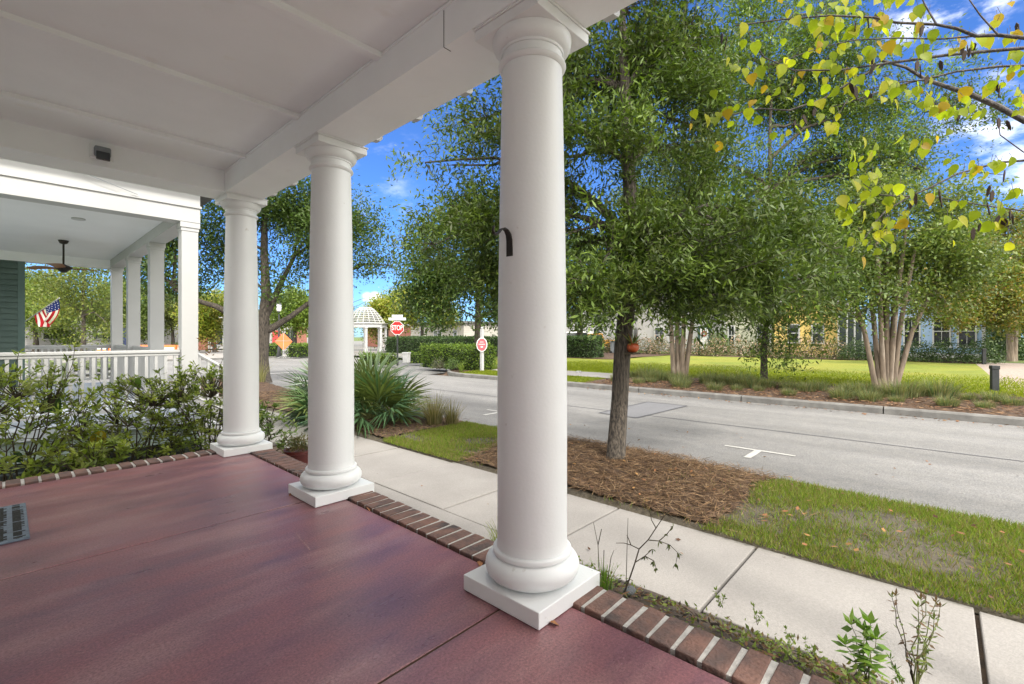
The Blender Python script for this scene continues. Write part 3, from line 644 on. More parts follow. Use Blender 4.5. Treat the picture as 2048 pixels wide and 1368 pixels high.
# 2 slim oak across the road
b2 = dp(1528, 758, 15.6); b2[2] = farz(b2[0]) - .03
tree('oak_tree', 'slim dark trunked oak standing in the far kerbside grass bed', 'tree', [trunkpts(b2, dp(1545, 70, 16.0), .10, .03, 12, 4, .06)],
     [blob(*q) for q in ((1500, 350, 15.8, 1.9), (1610, 260, 16, 2.1), (1740, 300, 16.2, 2.0), (1850, 340, 16.2, 1.5), (1600, 130, 16.2, 1.9), (1730, 150, 16.4, 1.7), (1450, 130, 16, 1.7), (1860, 210, 16.4, 1.2), (1560, 490, 15.6, 1.5), (1680, 440, 15.8, 1.5), (1440, 480, 15.6, 1.3), (1500, 600, 15.4, .9), (1600, 620, 15.2, .8), (1530, 690, 15.2, .55), (1580, 710, 15.1, .4), (1490, 20, 16, 1.3), (1380, 330, 16, 1.6), (1650, 30, 16.5, 1.2), (1890, 430, 16, 1.0), (1400, 600, 15.6, .9))],
     3300, 32, .145, .046, OAK_LIGHT, 102, thin=.6, clump=.42, mat='gloss', spread=.15, tl=.45, limb_r=.065, twig=.35, droop=.08, shell=.5)
# 3 crape myrtles in the far bed
CR = ((.09, .135, .026), (.07, .11, .022), (.12, .165, .034), (.145, .175, .036))
def crape(u, v, d, stems, blobs, seed, label, cols=CR, ntw=1500, per=24, group='smooth barked multi stem trees', L=.11, Wd=.05, rr=.075, colw=None):
    b = dp(u, v, d); b[2] = farz(b[0]) - .04; tk = []
    for k, (du, dv, tu, tv_) in enumerate(stems):
        s = dp(u + du, v + dv, d); s[2] = b[2]; t = dp(tu, tv_, d + .5 * math.sin(k * 2.1)); mid = s * .5 + t * .5; mid += (s - t) * np.array([.12, .12, 0])
        pts = [(*s, rr * 1.25), (*(s * .78 + mid * .22), rr * 1.02), (*(mid * .5 + s * .5), rr * .95), (*mid, rr * .85), (*(mid * .4 + t * .6), rr * .7), (*t, rr * .45)]
        tk.append(pts)
    return tree('crape_myrtle', label, 'tree', tk, [blob(*q) for q in blobs], ntw, per, L, Wd, cols, seed, group, bark='bark2', spread=.2, tl=.4, limb_r=.03, twig=.2, colw=colw)
crape(1360, 758, 16.5, ((-12, 0, 1332, 520), (-4, 0, 1352, 500), (3, 2, 1378, 500), (9, 0, 1412, 520)), ((1310, 620, 16, .5), (1370, 610, 16, .5), (1420, 620, 16, .55), (1330, 540, 16.3, 1.3), (1400, 520, 16.5, 1.3), (1270, 500, 16.6, 1.2), (1370, 440, 16.8, 1.5), (1300, 420, 17, 1.3)), 111, 'tan multi stem tree just left of the slim oak in the grass bed', rr=.085)
crape(1770, 783, 12.9, ((-17, 0, 1690, 540), (-10, 1, 1728, 500), (-3, 2, 1752, 470), (4, 3, 1775, 450), (10, 2, 1798, 470), (15, 1, 1830, 500), (19, 0, 1880, 545), (0, -1, 1764, 430), (8, -1, 1815, 440)), ((1680, 610, 12.6, .5), (1750, 590, 12.6, .55), (1830, 600, 12.6, .5), (1890, 600, 12.6, .5), (1710, 520, 12.9, 1.1), (1780, 470, 13, 1.2), (1850, 520, 13, 1.1), (1650, 540, 13, .9), (1740, 400, 13.2, 1.2), (1830, 420, 13.3, 1.1), (1880, 580, 12.8, .7), (1690, 600, 12.7, .6)), 112, 'large fluted tan multi stem tree in front of the blue house', ntw=1700, rr=.068)
YG = ((.10, .13, .022), (.14, .155, .025), (.08, .115, .02), (.22, .15, .025), (.17, .17, .03))
crape(2022, 716, 27, ((-2, 0, 2018, 560), (4, 0, 2040, 540)), ((1870, 620, 24, .8), (1920, 640, 23.5, .6), (1990, 630, 24, .9), (1890, 575, 25, 1.5), (1960, 530, 26, 2.0), (2050, 550, 27, 2.4), (1930, 610, 25, 1.0), (2040, 630, 26, 1.0), (1945, 480, 27, 1.3), (2070, 480, 28, 1.8), (1850, 590, 24, .9), (1990, 590, 25, 1.3)), 113, 'yellowing tree with a pale single trunk right of the blue house', cols=YG, ntw=3000, rr=.16, L=.15, Wd=.085)
# 4 live oak at the junction on our side
lb = np.array([6.5, 18.6, -.45])
lo_b = dp(522, 640, 17.4)
lt = [(lb[0], lb[1], -.5, .36), (lb[0], lb[1], -.25, .27), (*dp(523, 715, 17.4), .235), (*dp(524, 665, 17.4), .27), (*dp(527, 640, 17.4), .20), (*dp(532, 590, 17.4), .17), (*dp(528, 500, 17.4), .13), (*dp(530, 420, 17.4), .09)]
ltl = [(*dp(522, 662, 17.4), .15), (*dp(505, 655, 17.3), .14), (*dp(470, 632, 17.0), .12), (*dp(430, 612, 16.8), .10), (*dp(400, 603, 16.6), .08), (*dp(350, 580, 16.4), .05)]
ltr = [(*dp(528, 665, 17.4), .14), (*dp(545, 656, 17.5), .13), (*dp(580, 634, 17.7), .10), (*dp(618, 606, 18), .085), (*dp(670, 570, 18.2), .05)]
ltc = [(*dp(528, 640, 17.4), .13), (*dp(545, 605, 17.6), .12), (*dp(560, 570, 17.8), .10), (*dp(590, 510, 18), .07)]
DOAK = ((.055, .098, .018), (.042, .078, .015), (.078, .125, .022), (.062, .098, .02))
tree('live_oak', 'broad dark live oak with low spreading limbs left of the far column', 'tree', [lt, ltl, ltr, ltc],
     [blob(*q) for q in ((520, 450, 17.4, 1.6), (420, 500, 17, 1.3), (345, 520, 16.6, 1.2), (300, 540, 16.4, .9), (610, 440, 17.8, 1.6), (690, 490, 18, 1.3), (745, 525, 18, .75), (775, 530, 18, .4), (540, 380, 17.6, 1.2), (630, 390, 18, 1.0), (440, 420, 17, 1.2), (575, 540, 17.6, .8), (470, 540, 17.2, .6), (715, 450, 18, .8), (670, 560, 18, .6), (385, 565, 16.7, .5), (340, 470, 17, 1.0), (610, 520, 18.5, .7))],
     1900, 28, .135, .056, DOAK, 121, thin=.8, clump=.42, mat='gloss', spread=.2, tl=.4, limb_r=.06, twig=.22)
# ------------------------------------------------------------------ background trees
BG = ((.055, .095, .02), (.075, .12, .025), (.04, .075, .016))
YB = ((.17, .21, .022), (.22, .24, .03), (.13, .18, .02), (.24, .21, .035))
def bgtree(name, u, v, d, blobs, label, seed, cols=BG, ntw=900, per=22, L=.26, Wd=.11, r0=.2, zb=None, group='trees across the street', bark='bark', tip=None):
    b = dp(u, v, d); b[2] = zb if zb is not None else (farz(b[0]) - .05 if b[0] > 13.7 else -.6)
    t = dp(*(tip or (u, v - 90)), d)
    return tree(name, label, 'tree', [trunkpts(b, t, r0, r0 * .4, 5, seed, .05)], [blob(*q) for q in blobs], ntw, per, L, Wd, cols, seed, group, bark=bark, spread=.32, tl=.6, limb_r=.06, twig=.12, clump=.6)
bgtree('shade_tree', 957, 706, 29, ((940, 560, 29, 1.9), (880, 570, 29, 1.6), (1010, 580, 29, 1.8), (1075, 600, 29, 1.6), (950, 480, 29.5, 1.8), (1040, 520, 29.5, 1.7), (890, 620, 28.5, 1.0), (850, 530, 29, 1.0), (980, 630, 28.5, .9), (870, 480, 30, 1.1)), 'dark green shade tree behind the long hedge beyond the oval sign', 131, ntw=1700, r0=.3, tip=(957, 560))
bgtree('shade_tree', 1160, 706, 38, ((1165, 600, 38, 1.9), (1120, 560, 38, 2.2), (1220, 590, 38, 1.7), (1270, 560, 39, 1.8), (1180, 530, 39, 2), (1080, 600, 38, 1.4), (1200, 640, 37, .9), (1140, 640, 37, .9)), 'grey trunked tree in the mulch by the amber pickup', 132, ntw=1300, r0=.32, tip=(1160, 590))
bgtree('street_tree', 845, 680, 52, ((845, 620, 52, 1.9), (815, 630, 52, 1.4), (875, 635, 52, 1.4), (850, 600, 53, 1.5)), 'yellow green tree directly right of the stop sign', 133, cols=YB, ntw=800, per=20, L=.3, Wd=.14)
bgtree('street_tree', 775, 685, 56, ((775, 625, 56, 2.1), (745, 640, 56, 1.6), (800, 605, 57, 1.8)), 'yellow green tree rising behind the white gazebo', 134, cols=YB, ntw=700, per=20, L=.3, Wd=.14)
bgtree('street_tree', 430, 690, 50, ((430, 630, 50, 2.0), (400, 640, 50, 1.6), (455, 615, 50, 1.8), (415, 605, 51, 1.6)), 'yellow green tree in front of the brick storefront', 135, cols=YB, ntw=800, per=20, L=.3, Wd=.14)
bgtree('street_tree', 590, 690, 46, ((590, 630, 46, 1.9), (560, 635, 46, 1.4), (615, 620, 46, 1.5), (590, 600, 47, 1.3)), 'leafy yellow green tree behind the black street lamp', 136, cols=((.12, .18, .025), (.17, .22, .03), (.09, .14, .02)), ntw=800, per=20, L=.28, Wd=.13)
bgtree('street_tree', 345, 690, 52, ((340, 640, 52, 1.7), (360, 625, 52, 1.4), (320, 645, 52, 1.2)), 'small pale green tree seen between the white porch posts', 137, cols=((.15, .18, .05), (.19, .21, .06), (.12, .15, .04)), ntw=500, per=20, L=.26, Wd=.12)
bgtree('roadside_tree', 165, 700, 34, ((160, 620, 34, 1.9), (200, 600, 34, 1.5), (110, 610, 35, 1.5), (180, 560, 34.5, 1.5), (130, 560, 35, 1.2), (215, 650, 33, 1.2), (90, 550, 35, 1.0), (170, 520, 35, 1.2)), 'thin crowned tree with bare upright branches beyond the neighbouring porch', 138, cols=((.11, .15, .025), (.15, .17, .03), (.09, .12, .022)), ntw=650, per=18, L=.22, Wd=.10, r0=.16, tip=(168, 540))
bgtree('roadside_tree', 70, 700, 48, ((70, 620, 48, 2.6), (30, 640, 48, 2.4), (110, 640, 48, 2.2), (60, 580, 49, 1.9)), 'bright green tree at the left behind the flag', 139, cols=((.13, .19, .02), (.09, .15, .018), (.17, .21, .025)), ntw=1000, per=20, L=.28, Wd=.13, r0=.25)
bgtree('roadside_tree', 240, 700, 50, ((240, 630, 50, 2.6), (205, 645, 50, 2), (280, 610, 51, 2.3), (290, 650, 50, 1.6)), 'green tree behind the navy sign', 140, cols=((.08, .13, .022), (.11, .16, .025), (.06, .10, .018)), ntw=900, per=20, L=.28, Wd=.13, r0=.25)
bgtree('roadside_tree', 130, 690, 75, ((130, 610, 75, 4), (60, 600, 75, 4), (200, 600, 75, 4), (270, 605, 75, 4), (340, 615, 76, 3.6), (410, 612, 76, 3.4)), 'long dark band of trees on the far left skyline', 141, ntw=1500, per=20, L=.42, Wd=.2, r0=.3)
bgtree('roadside_tree', 640, 680, 90, ((560, 640, 90, 3.6), (640, 636, 90, 3.2), (700, 640, 90, 3.2), (480, 636, 90, 3.4), (760, 636, 90, 3.4), (820, 620, 90, 4), (880, 610, 90, 4.5)), 'low dark tree line behind the gazebo', 142, ntw=1300, per=20, L=.45, Wd=.22, r0=.3, zb=-.5)
bgtree('rear_tree', 1400, 690, 58, ((1400, 560, 58, 4), (1320, 590, 58, 3.4), (1480, 560, 58, 4), (1560, 580, 58, 3.6), (1380, 500, 60, 3.6)), 'dark tree behind the white cottage', 143, ntw=1300, per=20, L=.38, Wd=.2, r0=.4)
bgtree('rear_tree', 1680, 690, 52, ((1680, 560, 52, 3.6), (1620, 590, 52, 3), (1760, 560, 52, 3.8), (1840, 540, 52, 3.4), (1720, 490, 53, 3.0), (1900, 500, 52, 2.8)), 'dark tree behind the yellow and blue cottages', 144, ntw=1400, per=20, L=.36, Wd=.19, r0=.4)
bgtree('rear_tree', 2060, 690, 40, ((2060, 620, 40, 2.6), (2010, 640, 40, 2.0), (2120, 600, 40, 2.6), (2000, 600, 41, 2)), 'dark bushy tree at the right edge behind the yellowing tree', 145, cols=DOAK, ntw=900, per=20, L=.28, Wd=.14, r0=.3)

# ------------------------------------------------------------------ shrubs, palms, grasses
def shrub(name, label, base, rx, ry, h, ntips, cols, seed, group=None, leaf=.074, lw=.025, per=10, nst=14, extra=(), inner=.35, mat='gloss', bare=.25):
    r = rnd(seed); T = thing(name, label, 'shrub', tuple(base), 0, group); mb = MB(); tips = []
    main = []
    for k in range(nst):
        th = 2 * math.pi * (k + r.rand()) / nst; rr = r.uniform(.2, .8)
        e = np.array([math.cos(th) * rx * rr, math.sin(th) * ry * rr, h * r.uniform(.45, .8)])
        pts = limb(mb, np.array([math.cos(th), math.sin(th), 0]) * .08 * r.rand(), e, .011, .005, r, 5, .03, 5); main += pts[2:]
    main = np.array(main)
    for k in range(ntips):
        th = r.uniform(0, 6.283); q = r.rand() ** .5; z = h * (bare + (1 - bare) * r.rand() ** .75)
        prof = math.sqrt(max(.12, 1 - max(0, (z / h - .45) / .62) ** 2)) * (.72 + .28 * min(1, z / h / .5))
        tips.append((math.cos(th) * rx * q * prof, math.sin(th) * ry * q * prof, z + r.normal(0, .05)))
    tips += list(extra); tips = np.array(tips)
    for p in tips:
        j = np.argmin(((main - p) ** 2).sum(1) + 3 * np.maximum(0, main[:, 2] - p[2] + .02)); limb(mb, main[j], p, .005, .0025, r, 3, .02, 3)
    mb.build('stems', M['stem'], T, smooth=True, ang=80)
    n = len(tips) * per; k = np.repeat(np.arange(len(tips)), per); ph = np.tile(np.arange(per), len(tips)) * 2.4 + r.uniform(0, .8, n)
    out = unit(tips * np.array([1, 1, .2]) + r.normal(0, .2, tips.shape)); ax = unit(out * .5 + np.array([0, 0, .9]))
    A = unit(np.cross(ax, np.array([.3, .2, 1]))); Bv = np.cross(ax, A)
    el = r.uniform(.1, .75, n)[:, None]
    D = unit((A[k] * np.cos(ph)[:, None] + Bv[k] * np.sin(ph)[:, None]) * (1 - el * .5) + ax[k] * el)
    P = tips[k] - ax[k] * r.uniform(0, .07, n)[:, None]
    Nn = unit(ax[k] + r.normal(0, .3, (n, 3)))
    ck = r.randint(0, len(cols), len(tips))
    C = pal(r, n, cols, .25, ck[k])
    V = leafquads(P, D, Nn, leaf * r.uniform(.6, 1.25, n), lw * r.uniform(.8, 1.2, n), .55)
    quads('foliage', V, C, M[mat], T)
    return T
AZ = ((.21, .275, .036), (.165, .225, .030), (.11, .155, .025), (.27, .32, .05), (.17, .20, .042))
SB = -.60
m = MB(); m.add([(-6, 5.69, -.61), (3.0, 5.69, -.61), (3.0, 8.2, -.61), (-6, 8.2, -.61)], [(0, 1, 2, 3)]); struct(m.build('side_bed', M['soil']))
gs = 'shrubs between the two porches'
shrub('azalea_shrub', 'tall leggy green shrub at the left end against the white balusters', (.05, 6.75, SB), .75, .7, 1.48, 330, AZ, 201, gs, nst=16, extra=((.45, -.1, 1.72), (.40, -.12, 1.60), (-.2, .1, 1.68), (.05, .0, 1.66), (.47, -.08, 1.52)))
shrub('azalea_shrub', 'green shrub second from left with tangled bare stems below', (1.0, 6.85, SB), .75, .7, 1.30, 330, AZ, 202, gs, nst=16)
shrub('azalea_shrub', 'dense green shrub beside the far round column with a tall reddish sprig', (1.72, 6.75, SB), .62, .65, 1.42, 330, AZ, 203, gs, nst=16, extra=((.28, .0, 1.60), (.30, -.05, 1.68), (.22, .05, 1.72), (.35, .03, 1.62), (.2, -.03, 1.63)))
shrub('azalea_shrub', 'bright green low shrub peeking out right of the far round column', (2.35, 6.9, SB), .55, .6, .85, 130, ((.12, .18, .03), (.09, .15, .025), (.15, .20, .04)), 204, gs, nst=12)
shrub('azalea_shrub', 'low green shrub in front of the dark slatted skirting', (.55, 6.15, SB), .55, .35, .80, 150, AZ, 205, gs, nst=10)
r = rnd(9); rs = dp(420, 694, 6.35)
n = 60; P = rs + r.normal(0, .055, (n, 3)); D = np.stack([r.normal(0, .6, n), r.normal(0, .6, n), np.abs(r.normal(.4, .4, n))], 1)
o = bpy.data.objects['azalea_shrub.002']
quads('young_foliage', leafquads(P - np.array(o.location), D, r.normal(0, 1, (n, 3)), r.uniform(.04, .075, n), np.full(n, .018)), pal(r, n, ((.30, .11, .05), (.22, .12, .04), (.14, .16, .03))), M['leaf'], o)['label'] = 'tuft of reddish brown young leaves'
# large heart leaves among the shrubs
def heartleaf(P, D, Nn, s):
    D = unit(D[None])[0]; Nn = unit((Nn - D * D.dot(Nn))[None])[0]; Sd = np.cross(D, Nn)
    o = [(-.10, .16), (.0, .34), (.16, .46), (.36, .47), (.58, .36), (.80, .17), (1.0, 0), (.80, -.17), (.58, -.36), (.36, -.47), (.16, -.46), (.0, -.34), (-.10, -.16), (.04, 0)]
    pts = [P + D * a * s + Sd * b * s - Nn * s * (.30 * a * a - .55 * abs(b) * .8 + .5 * b * b) for a, b in o]
    mid = [P + D * a * s - Nn * s * .25 * a * a + Nn * s * 0 for a in (.04, .36, .7, 1.0)]
    V = pts + mid[1:3]
    return V, [(13, 0, 1), (13, 1, 2, 14), (14, 2, 3), (14, 3, 4, 15), (15, 4, 5), (15, 5, 6), (15, 6, 7), (15, 7, 8), (14, 15, 8, 9), (14, 9, 10), (13, 14, 10, 11), (13, 11, 12), (13, 12, 0)]
def colmesh(name, items, mat, parent):
    """items: list of (verts, faces, colour)"""
    v = []; f = []; c = []
    for a, b, cc in items:
        n = len(v); v += [tuple(p) for p in a]; f += [tuple(i + n for i in q) for q in b]; c += [cc] * len(b)
    me = bpy.data.meshes.new(name); me.from_pydata(v, [], f); me.update()
    at = me.attributes.new('Col', 'FLOAT_COLOR', 'FACE'); at.data.foreach_set('color', np.array([(*x, 1) for x in c], dtype=np.float32).ravel())
    me.polygons.foreach_set('use_smooth', [True] * len(me.polygons)); me.materials.append(mat)
    return link(bpy.data.objects.new(name, me), parent)
EE = thing('elephant_ear', 'big heart leaved plant with one yellowing leaf among the shrubs', 'plant', (.55, 5.95, -.6))
eb = np.array([.55, 5.95, -.6]); m = MB()
for k, (u, v, d, s, c) in enumerate(((95, 800, 4.95, .20, (.045, .10, .02)), (193, 868, 4.75, .15, (.30, .24, .02)), (30, 910, 4.5, .10, (.03, .07, .02)), (270, 760, 5.4, .11, (.10, .17, .03)))):
    p = dp(u, v, d); m.tube([(0, 0, 0), (p - eb) * np.array([.5, .5, .7]), p - eb], [.008, .006, .004], 6)
    vv, ff = heartleaf(p - eb, np.array([.3, -.5, -.75]) + RGT * (.2 - .2 * (k % 2)), -FWD * .8 + np.array([0, 0, .6]), s)
    lf = colmesh('leaf', [(vv, ff, c)], M['amber'], EE)
    if k == 1: lf['label'] = 'yellowing heart shaped leaf'
m.build('stalks', M['gstem'], EE, smooth=True)
# strap leaves at the lower left corner
def tuft(name, label, cat, base, n, h, spread, cols, seed, group=None, w=.012, mat='grass', curve=.6, segs=3, heads=0):
    r = rnd(seed); T = thing(name, label, cat, tuple(base), 0, group)
    th = r.uniform(0, 6.283, n); le = np.abs(r.normal(.45, .35, n)); L = h * r.uniform(.6, 1.15, n)
    o = np.stack([np.cos(th), np.sin(th), np.zeros(n)], 1); p = o * (r.rand(n)[:, None] ** .5) * spread * .35
    prev = p; Vs = []; Cs = []; C = pal(r, n, cols, .25); sd = unit(np.cross(o, np.array([0, 0, 1.0])) + r.normal(0, .2, (n, 3)))
    for k in range(segs):
        t = (k + 1) / segs; lean = le * (t + curve * t * t)
        nx = prev + unit(o * lean[:, None] + np.array([0, 0, 1.0]) * (1 - curve * .55 * t)) * (L / segs)[:, None]
        w0 = w * (1 - k / segs) ** .7; w1 = w * max(.08, 1 - (k + 1) / segs) ** .7
        Vs.append(np.stack([prev - sd * w0 / 2, prev + sd * w0 / 2, nx + sd * w1 / 2, nx - sd * w1 / 2], 1)); Cs.append(C); prev = nx
    quads('blades', np.concatenate(Vs), np.concatenate(Cs), M[mat], T)
    return T
tuft('strap_lily', 'arching green strap leaves at the lower left behind the brick edge', 'plant', (-.05, 6.0, -.6), 26, .75, .25, ((.13, .17, .04), (.10, .14, .03), (.22, .20, .06)), 211, w=.022)
# fan palms
PCOL = ((.075, .145, .065), (.058, .118, .056), (.10, .165, .06), (.15, .19, .055))
def fanpalm(label, base, nf, seed, R=.75, pet=.75, zl=(.15, 1.15)):
    r = rnd(seed); T = thing('fan_palm', label, 'palm', tuple(base), 0, 'fan palms by the pavement'); st = MB(); items = []
    for i in range(nf):
        th = i * 2.399 + r.uniform(-.3, .3); e = r.uniform(*zl) if i > nf * .3 else r.uniform(zl[0] * .3, zl[0] + .4)
        d = np.array([math.cos(th) * math.cos(e), math.sin(th) * math.cos(e), math.sin(e)]); L = pet * r.uniform(.75, 1.2)
        p1 = d * L + np.array([0, 0, -.06 * L]); st.tube([(0, 0, .05), d * L * .5 + np.array([0, 0, .03]), p1], [.014, .011, .007], 5)
        dd = unit((d + np.array([0, 0, -.15]))[None])[0]; sd = unit(np.cross(dd, np.array([0, 0, 1.0]))[None])[0]; up = np.cross(sd, dd)
        tilt = r.uniform(-.95, .95); sd = sd * math.cos(tilt) + up * math.sin(tilt); up = np.cross(sd, dd)
        c = np.array(PCOL[r.randint(4)]) * r.uniform(.8, 1.2); ns = 28; RR = R * r.uniform(.8, 1.1)
        for k in range(ns):
            a = (k / (ns - 1) - .5) * rad(r.uniform(225, 240)); l = RR * (.72 + .28 * math.cos(a * .8)) * r.uniform(.92, 1.06)
            q = dd * math.cos(a) + sd * math.sin(a); q = unit((q + up * (.10 * (1 if k % 2 else -1)))[None])[0]; wv = np.cross(q, up) * .026
            mid = p1 + q * l * .55 + up * .05 * l; tip = p1 + q * l * 1.0 - up * .02 * l + np.array([0, 0, -.05 * l])
            rg = up * .010
            items.append(([p1, mid - wv, mid + rg, mid + wv, tip], [(0, 1, 2), (0, 2, 3), (2, 1, 4), (3, 2, 4)], c * r.uniform(.85, 1.15)))
    st.build('stalks', M['gstem'], T, smooth=True); colmesh('fronds', items, M['palm'], T)
    return T
fanpalm('bushy green fan palm right of the middle column beside the road', gp(742, 842, -.45), 34, 221, R=.84, pet=.66, zl=(.35, 1.35))
fanpalm('spreading green fan palm seen left of the middle column', gp(668, 828, -.45), 26, 222, R=.80, pet=.66, zl=(.3, 1.25))
BR = ((.20, .16, .08), (.13, .12, .05), (.10, .11, .045), (.26, .21, .12))
tuft('grass_clump', 'brownish grass clump with tall wispy stalks beside the fan palm', 'grass', gp(868, 850, -.46), 330, .60, .42, BR, 231, w=.009, curve=.35)
tuft('grass_clump', 'smaller brown grass clump right of the wispy one by the road', 'grass', gp(903, 848, -.46), 220, .44, .36, BR, 232, w=.009, curve=.35)
tuft('grass_clump', 'thin yellow grass tuft at the foot of the live oak', 'grass', (6.1, 17.6, -.38), 60, .9, .4, ((.28, .26, .12), (.2, .2, .08)), 233, w=.02)
# red pot behind the brick edge
pp = dp(598, 905, 6.05)
RP = thing('plant_pot', 'dark red glazed pot with dry scrubby plant behind the brick edge', 'pot', (pp[0], pp[1], -.56))
m = MB(); m.lathe([(.10, 0), (.13, .02), (.165, .20), (.172, .27), (.185, .275), (.185, .31), (.16, .31), (.15, .285), (.02, .28)], n=28); m.build('pot', M['pot'], RP, smooth=True, ang=40)
r = rnd(66); n = 520; P = np.stack([r.normal(0, .085, n), r.normal(0, .085, n), r.uniform(.28, .44, n)], 1); D = P * np.array([2.5, 2.5, 0]) + np.array([0, 0, .5]) + r.normal(0, .35, (n, 3))
quads('foliage', leafquads(P, D, r.normal(0, 1, (n, 3)), r.uniform(.04, .09, n), np.full(n, .012)), pal(r, n, ((.10, .10, .04), (.14, .11, .05), (.07, .08, .03))), M['leaf'], RP)
blades('side_grass', 900, (1.95, 3.0, 6.0, 6.6), lambda x, y: -.57, lambda x, y: 1, 35, h=(.05, .16), w=.012)
# ornamental grasses in the far bed: prototypes copied along the kerb
OG = ((.12, .16, .075), (.085, .125, .055), (.18, .20, .09), (.24, .22, .11), (.14, .13, .06))
lab_g = 'fine green grass clump growing in the far kerbside mulch bed'
protos = [tuft('grass_clump', lab_g, 'grass', (15.6, 0, -.32), 420, .40, .95, OG, 240 + k, 'grass clumps along the far kerb', w=.014, curve=.7) for k in range(3)]
r = rnd(12); spots = []
for i, y in enumerate(np.arange(-4.6, 8.9, .42)): spots.append((15.55 + r.uniform(-.4, .5), y + r.uniform(-.2, .2), r.uniform(.7, 1.2) * (.6 if y < -.4 else 1)))
for i, y in enumerate(np.arange(-4.2, 8.9, .8)): spots.append((14.75 + r.uniform(-.35, .35), y + r.uniform(-.4, .4), r.uniform(.4, .85)))
for i, (x, y, s) in enumerate(spots):
    o = protos[i] if i < 3 else copy_tree(protos[i % 3])
    o.location = (x, y, farz(x)); o.rotation_euler.z = r.uniform(0, 6.28); o.scale = (s, s, s)
# weeds along the outside of the brick edge
bank = grid('weed_bank', 1.925, 3.02, -6, 1.72, 14, 120, lambda x, y: float(np.interp(x, [1.925, 2.05, 2.55, 3.02], [-.03, -.05, -.32, -.565])), M['soil'], seed=13, namp=.018, nfreq=7)
def bankz(x): return float(np.interp(x, [1.925, 2.05, 2.55, 3.02], [-.03, -.05, -.32, -.565]))
r = rnd(51); n = 4200; x = r.uniform(1.935, 2.45, n); y = r.uniform(-1.2, 1.70, n)
k = (np.sin(y * 5.1) + np.sin(y * 2.3 + 1) + np.sin(y * 11 + x * 4) * .5) > r.uniform(-1.6, 1.2, n); x, y = x[k], y[k]; n = len(x)
z = np.array([bankz(a) for a in x]) + np.abs(r.normal(0, .03, n))
quads('ground_weeds', leafquads(np.stack([x, y, z], 1), np.stack([r.normal(0, 1, n), r.normal(0, 1, n), np.abs(r.normal(.5, .5, n))], 1), unit(r.normal(0, .5, (n, 3)) + np.array([0, 0, 1])), r.uniform(.012, .035, n), r.uniform(.008, .016, n)), pal(r, n, ((.16, .22, .03), (.20, .24, .04), (.11, .16, .025), (.16, .11, .05)), .25), M['leaf'])['kind'] = 'stuff'
straw('bank_litter', 900, (1.93, 2.3, -1.2, 1.7), lambda x, y: bankz(x) - .01, lambda x, y: True, 52, L=(.02, .06), w=.012, cols=((.10, .06, .035), (.05, .035, .025), (.16, .09, .05), (.03, .025, .02)))
def weed(name, label, base, stems, seed, cols, leaf=.04, lw=.014, mat='leaf', sm='gstem', pairs=6, r0=.0028, head=None, group=None, cat='weed', dry=0):
    r = rnd(seed); base = np.array(base); T = thing(name, label, cat, tuple(base), 0, group); mb = MB(); P = []; D = []; Nn = []
    for tip in stems:
        tip = np.array(tip); pts = limb(mb, (0, 0, 0), tip, r0, r0 * .4, r, 5, .0, 6)
        for i in range(pairs):
            t = .25 + .75 * (i + .5) / pairs; q = np.array(pts)[min(int(t * 6), 5)] * (1 - (t * 6) % 1) + np.array(pts)[min(int(t * 6) + 1, 6)] * ((t * 6) % 1)
            a = r.uniform(0, 6.28)
            for s in (0, math.pi):
                P.append(q); D.append((math.cos(a + s), math.sin(a + s), r.uniform(-.5, .6))); Nn.append((r.normal(0, .3), r.normal(0, .3), 1))
        for a in np.arange(5) * 1.26: P.append(tip); D.append((math.cos(a) * .7, math.sin(a) * .7, .8)); Nn.append((0, .3, 1))
    mb.build('stems', M[sm], T, smooth=True)
    P, D, Nn = map(np.array, (P, D, Nn)); n = len(P)
    quads('leaves', leafquads(P, D, Nn, leaf * r.uniform(.6, 1.2, n), lw * r.uniform(.7, 1.2, n)), pal(r, n, cols, .25), M[mat], T)
    if head is not None:
        m2 = MB(); hh = np.array(head); m2.tube([stems[0], hh], [r0 * .5, r0 * .4], 5); m2.lathe([(.003, -.006), (.011, -.002), (.012, .004), (.004, .008)], n=10)
        nv = len(m2.v) - 40; m2.v = m2.v[:nv] + [tuple(np.array(q) + hh) for q in m2.v[nv:]]
        m2.build('seed_head', M['stem'], T, smooth=True)
    return T
def rel(u, v, d, base): return dp(u, v, d) - np.array(base)
wb = np.array([2.02, .30, -.06]); d0 = 1.70
W1 = ((.13, .23, .035), (.17, .27, .045), (.10, .18, .03))
wb = dp(1735, 1368, 1.78)
weed('green_weed', 'leafy bright green weed with a brown seed head by the brick edge', wb, [rel(u, v, d, wb) for u, v, d in ((1702, 1250, 1.86), (1728, 1262, 1.82), (1741, 1248, 1.84), (1752, 1280, 1.80), (1690, 1290, 1.82))], 61, W1, leaf=.066, lw=.024, pairs=6, head=rel(1709, 1240, 1.88, wb))
wb = dp(1832, 1385, 1.72)
W2 = ((.15, .19, .05), (.16, .10, .05), (.11, .15, .04), (.10, .06, .035))
weed('straggly_weed', 'tall straggly half dry weed against the pale pavement at lower right', wb, [rel(u, v, d, wb) for u, v, d in ((1842, 1200, 1.80), (1852, 1190, 1.76), (1872, 1205, 1.78), (1880, 1215, 1.80), (1868, 1240, 1.76), (1836, 1215, 1.74))], 62, W2, leaf=.034, lw=.011, pairs=8, sm='gstem')
weed('straggly_weed', 'thin leaning weed stem left of the tall straggly weed', dp(1829, 1372, 1.73), [rel(u, v, d, dp(1829, 1372, 1.73)) for u, v, d in ((1784, 1195, 1.84), (1792, 1192, 1.82))], 63, W2, leaf=.028, lw=.009, pairs=7, sm='stem')
wb = dp(1805, 1368, 1.75)
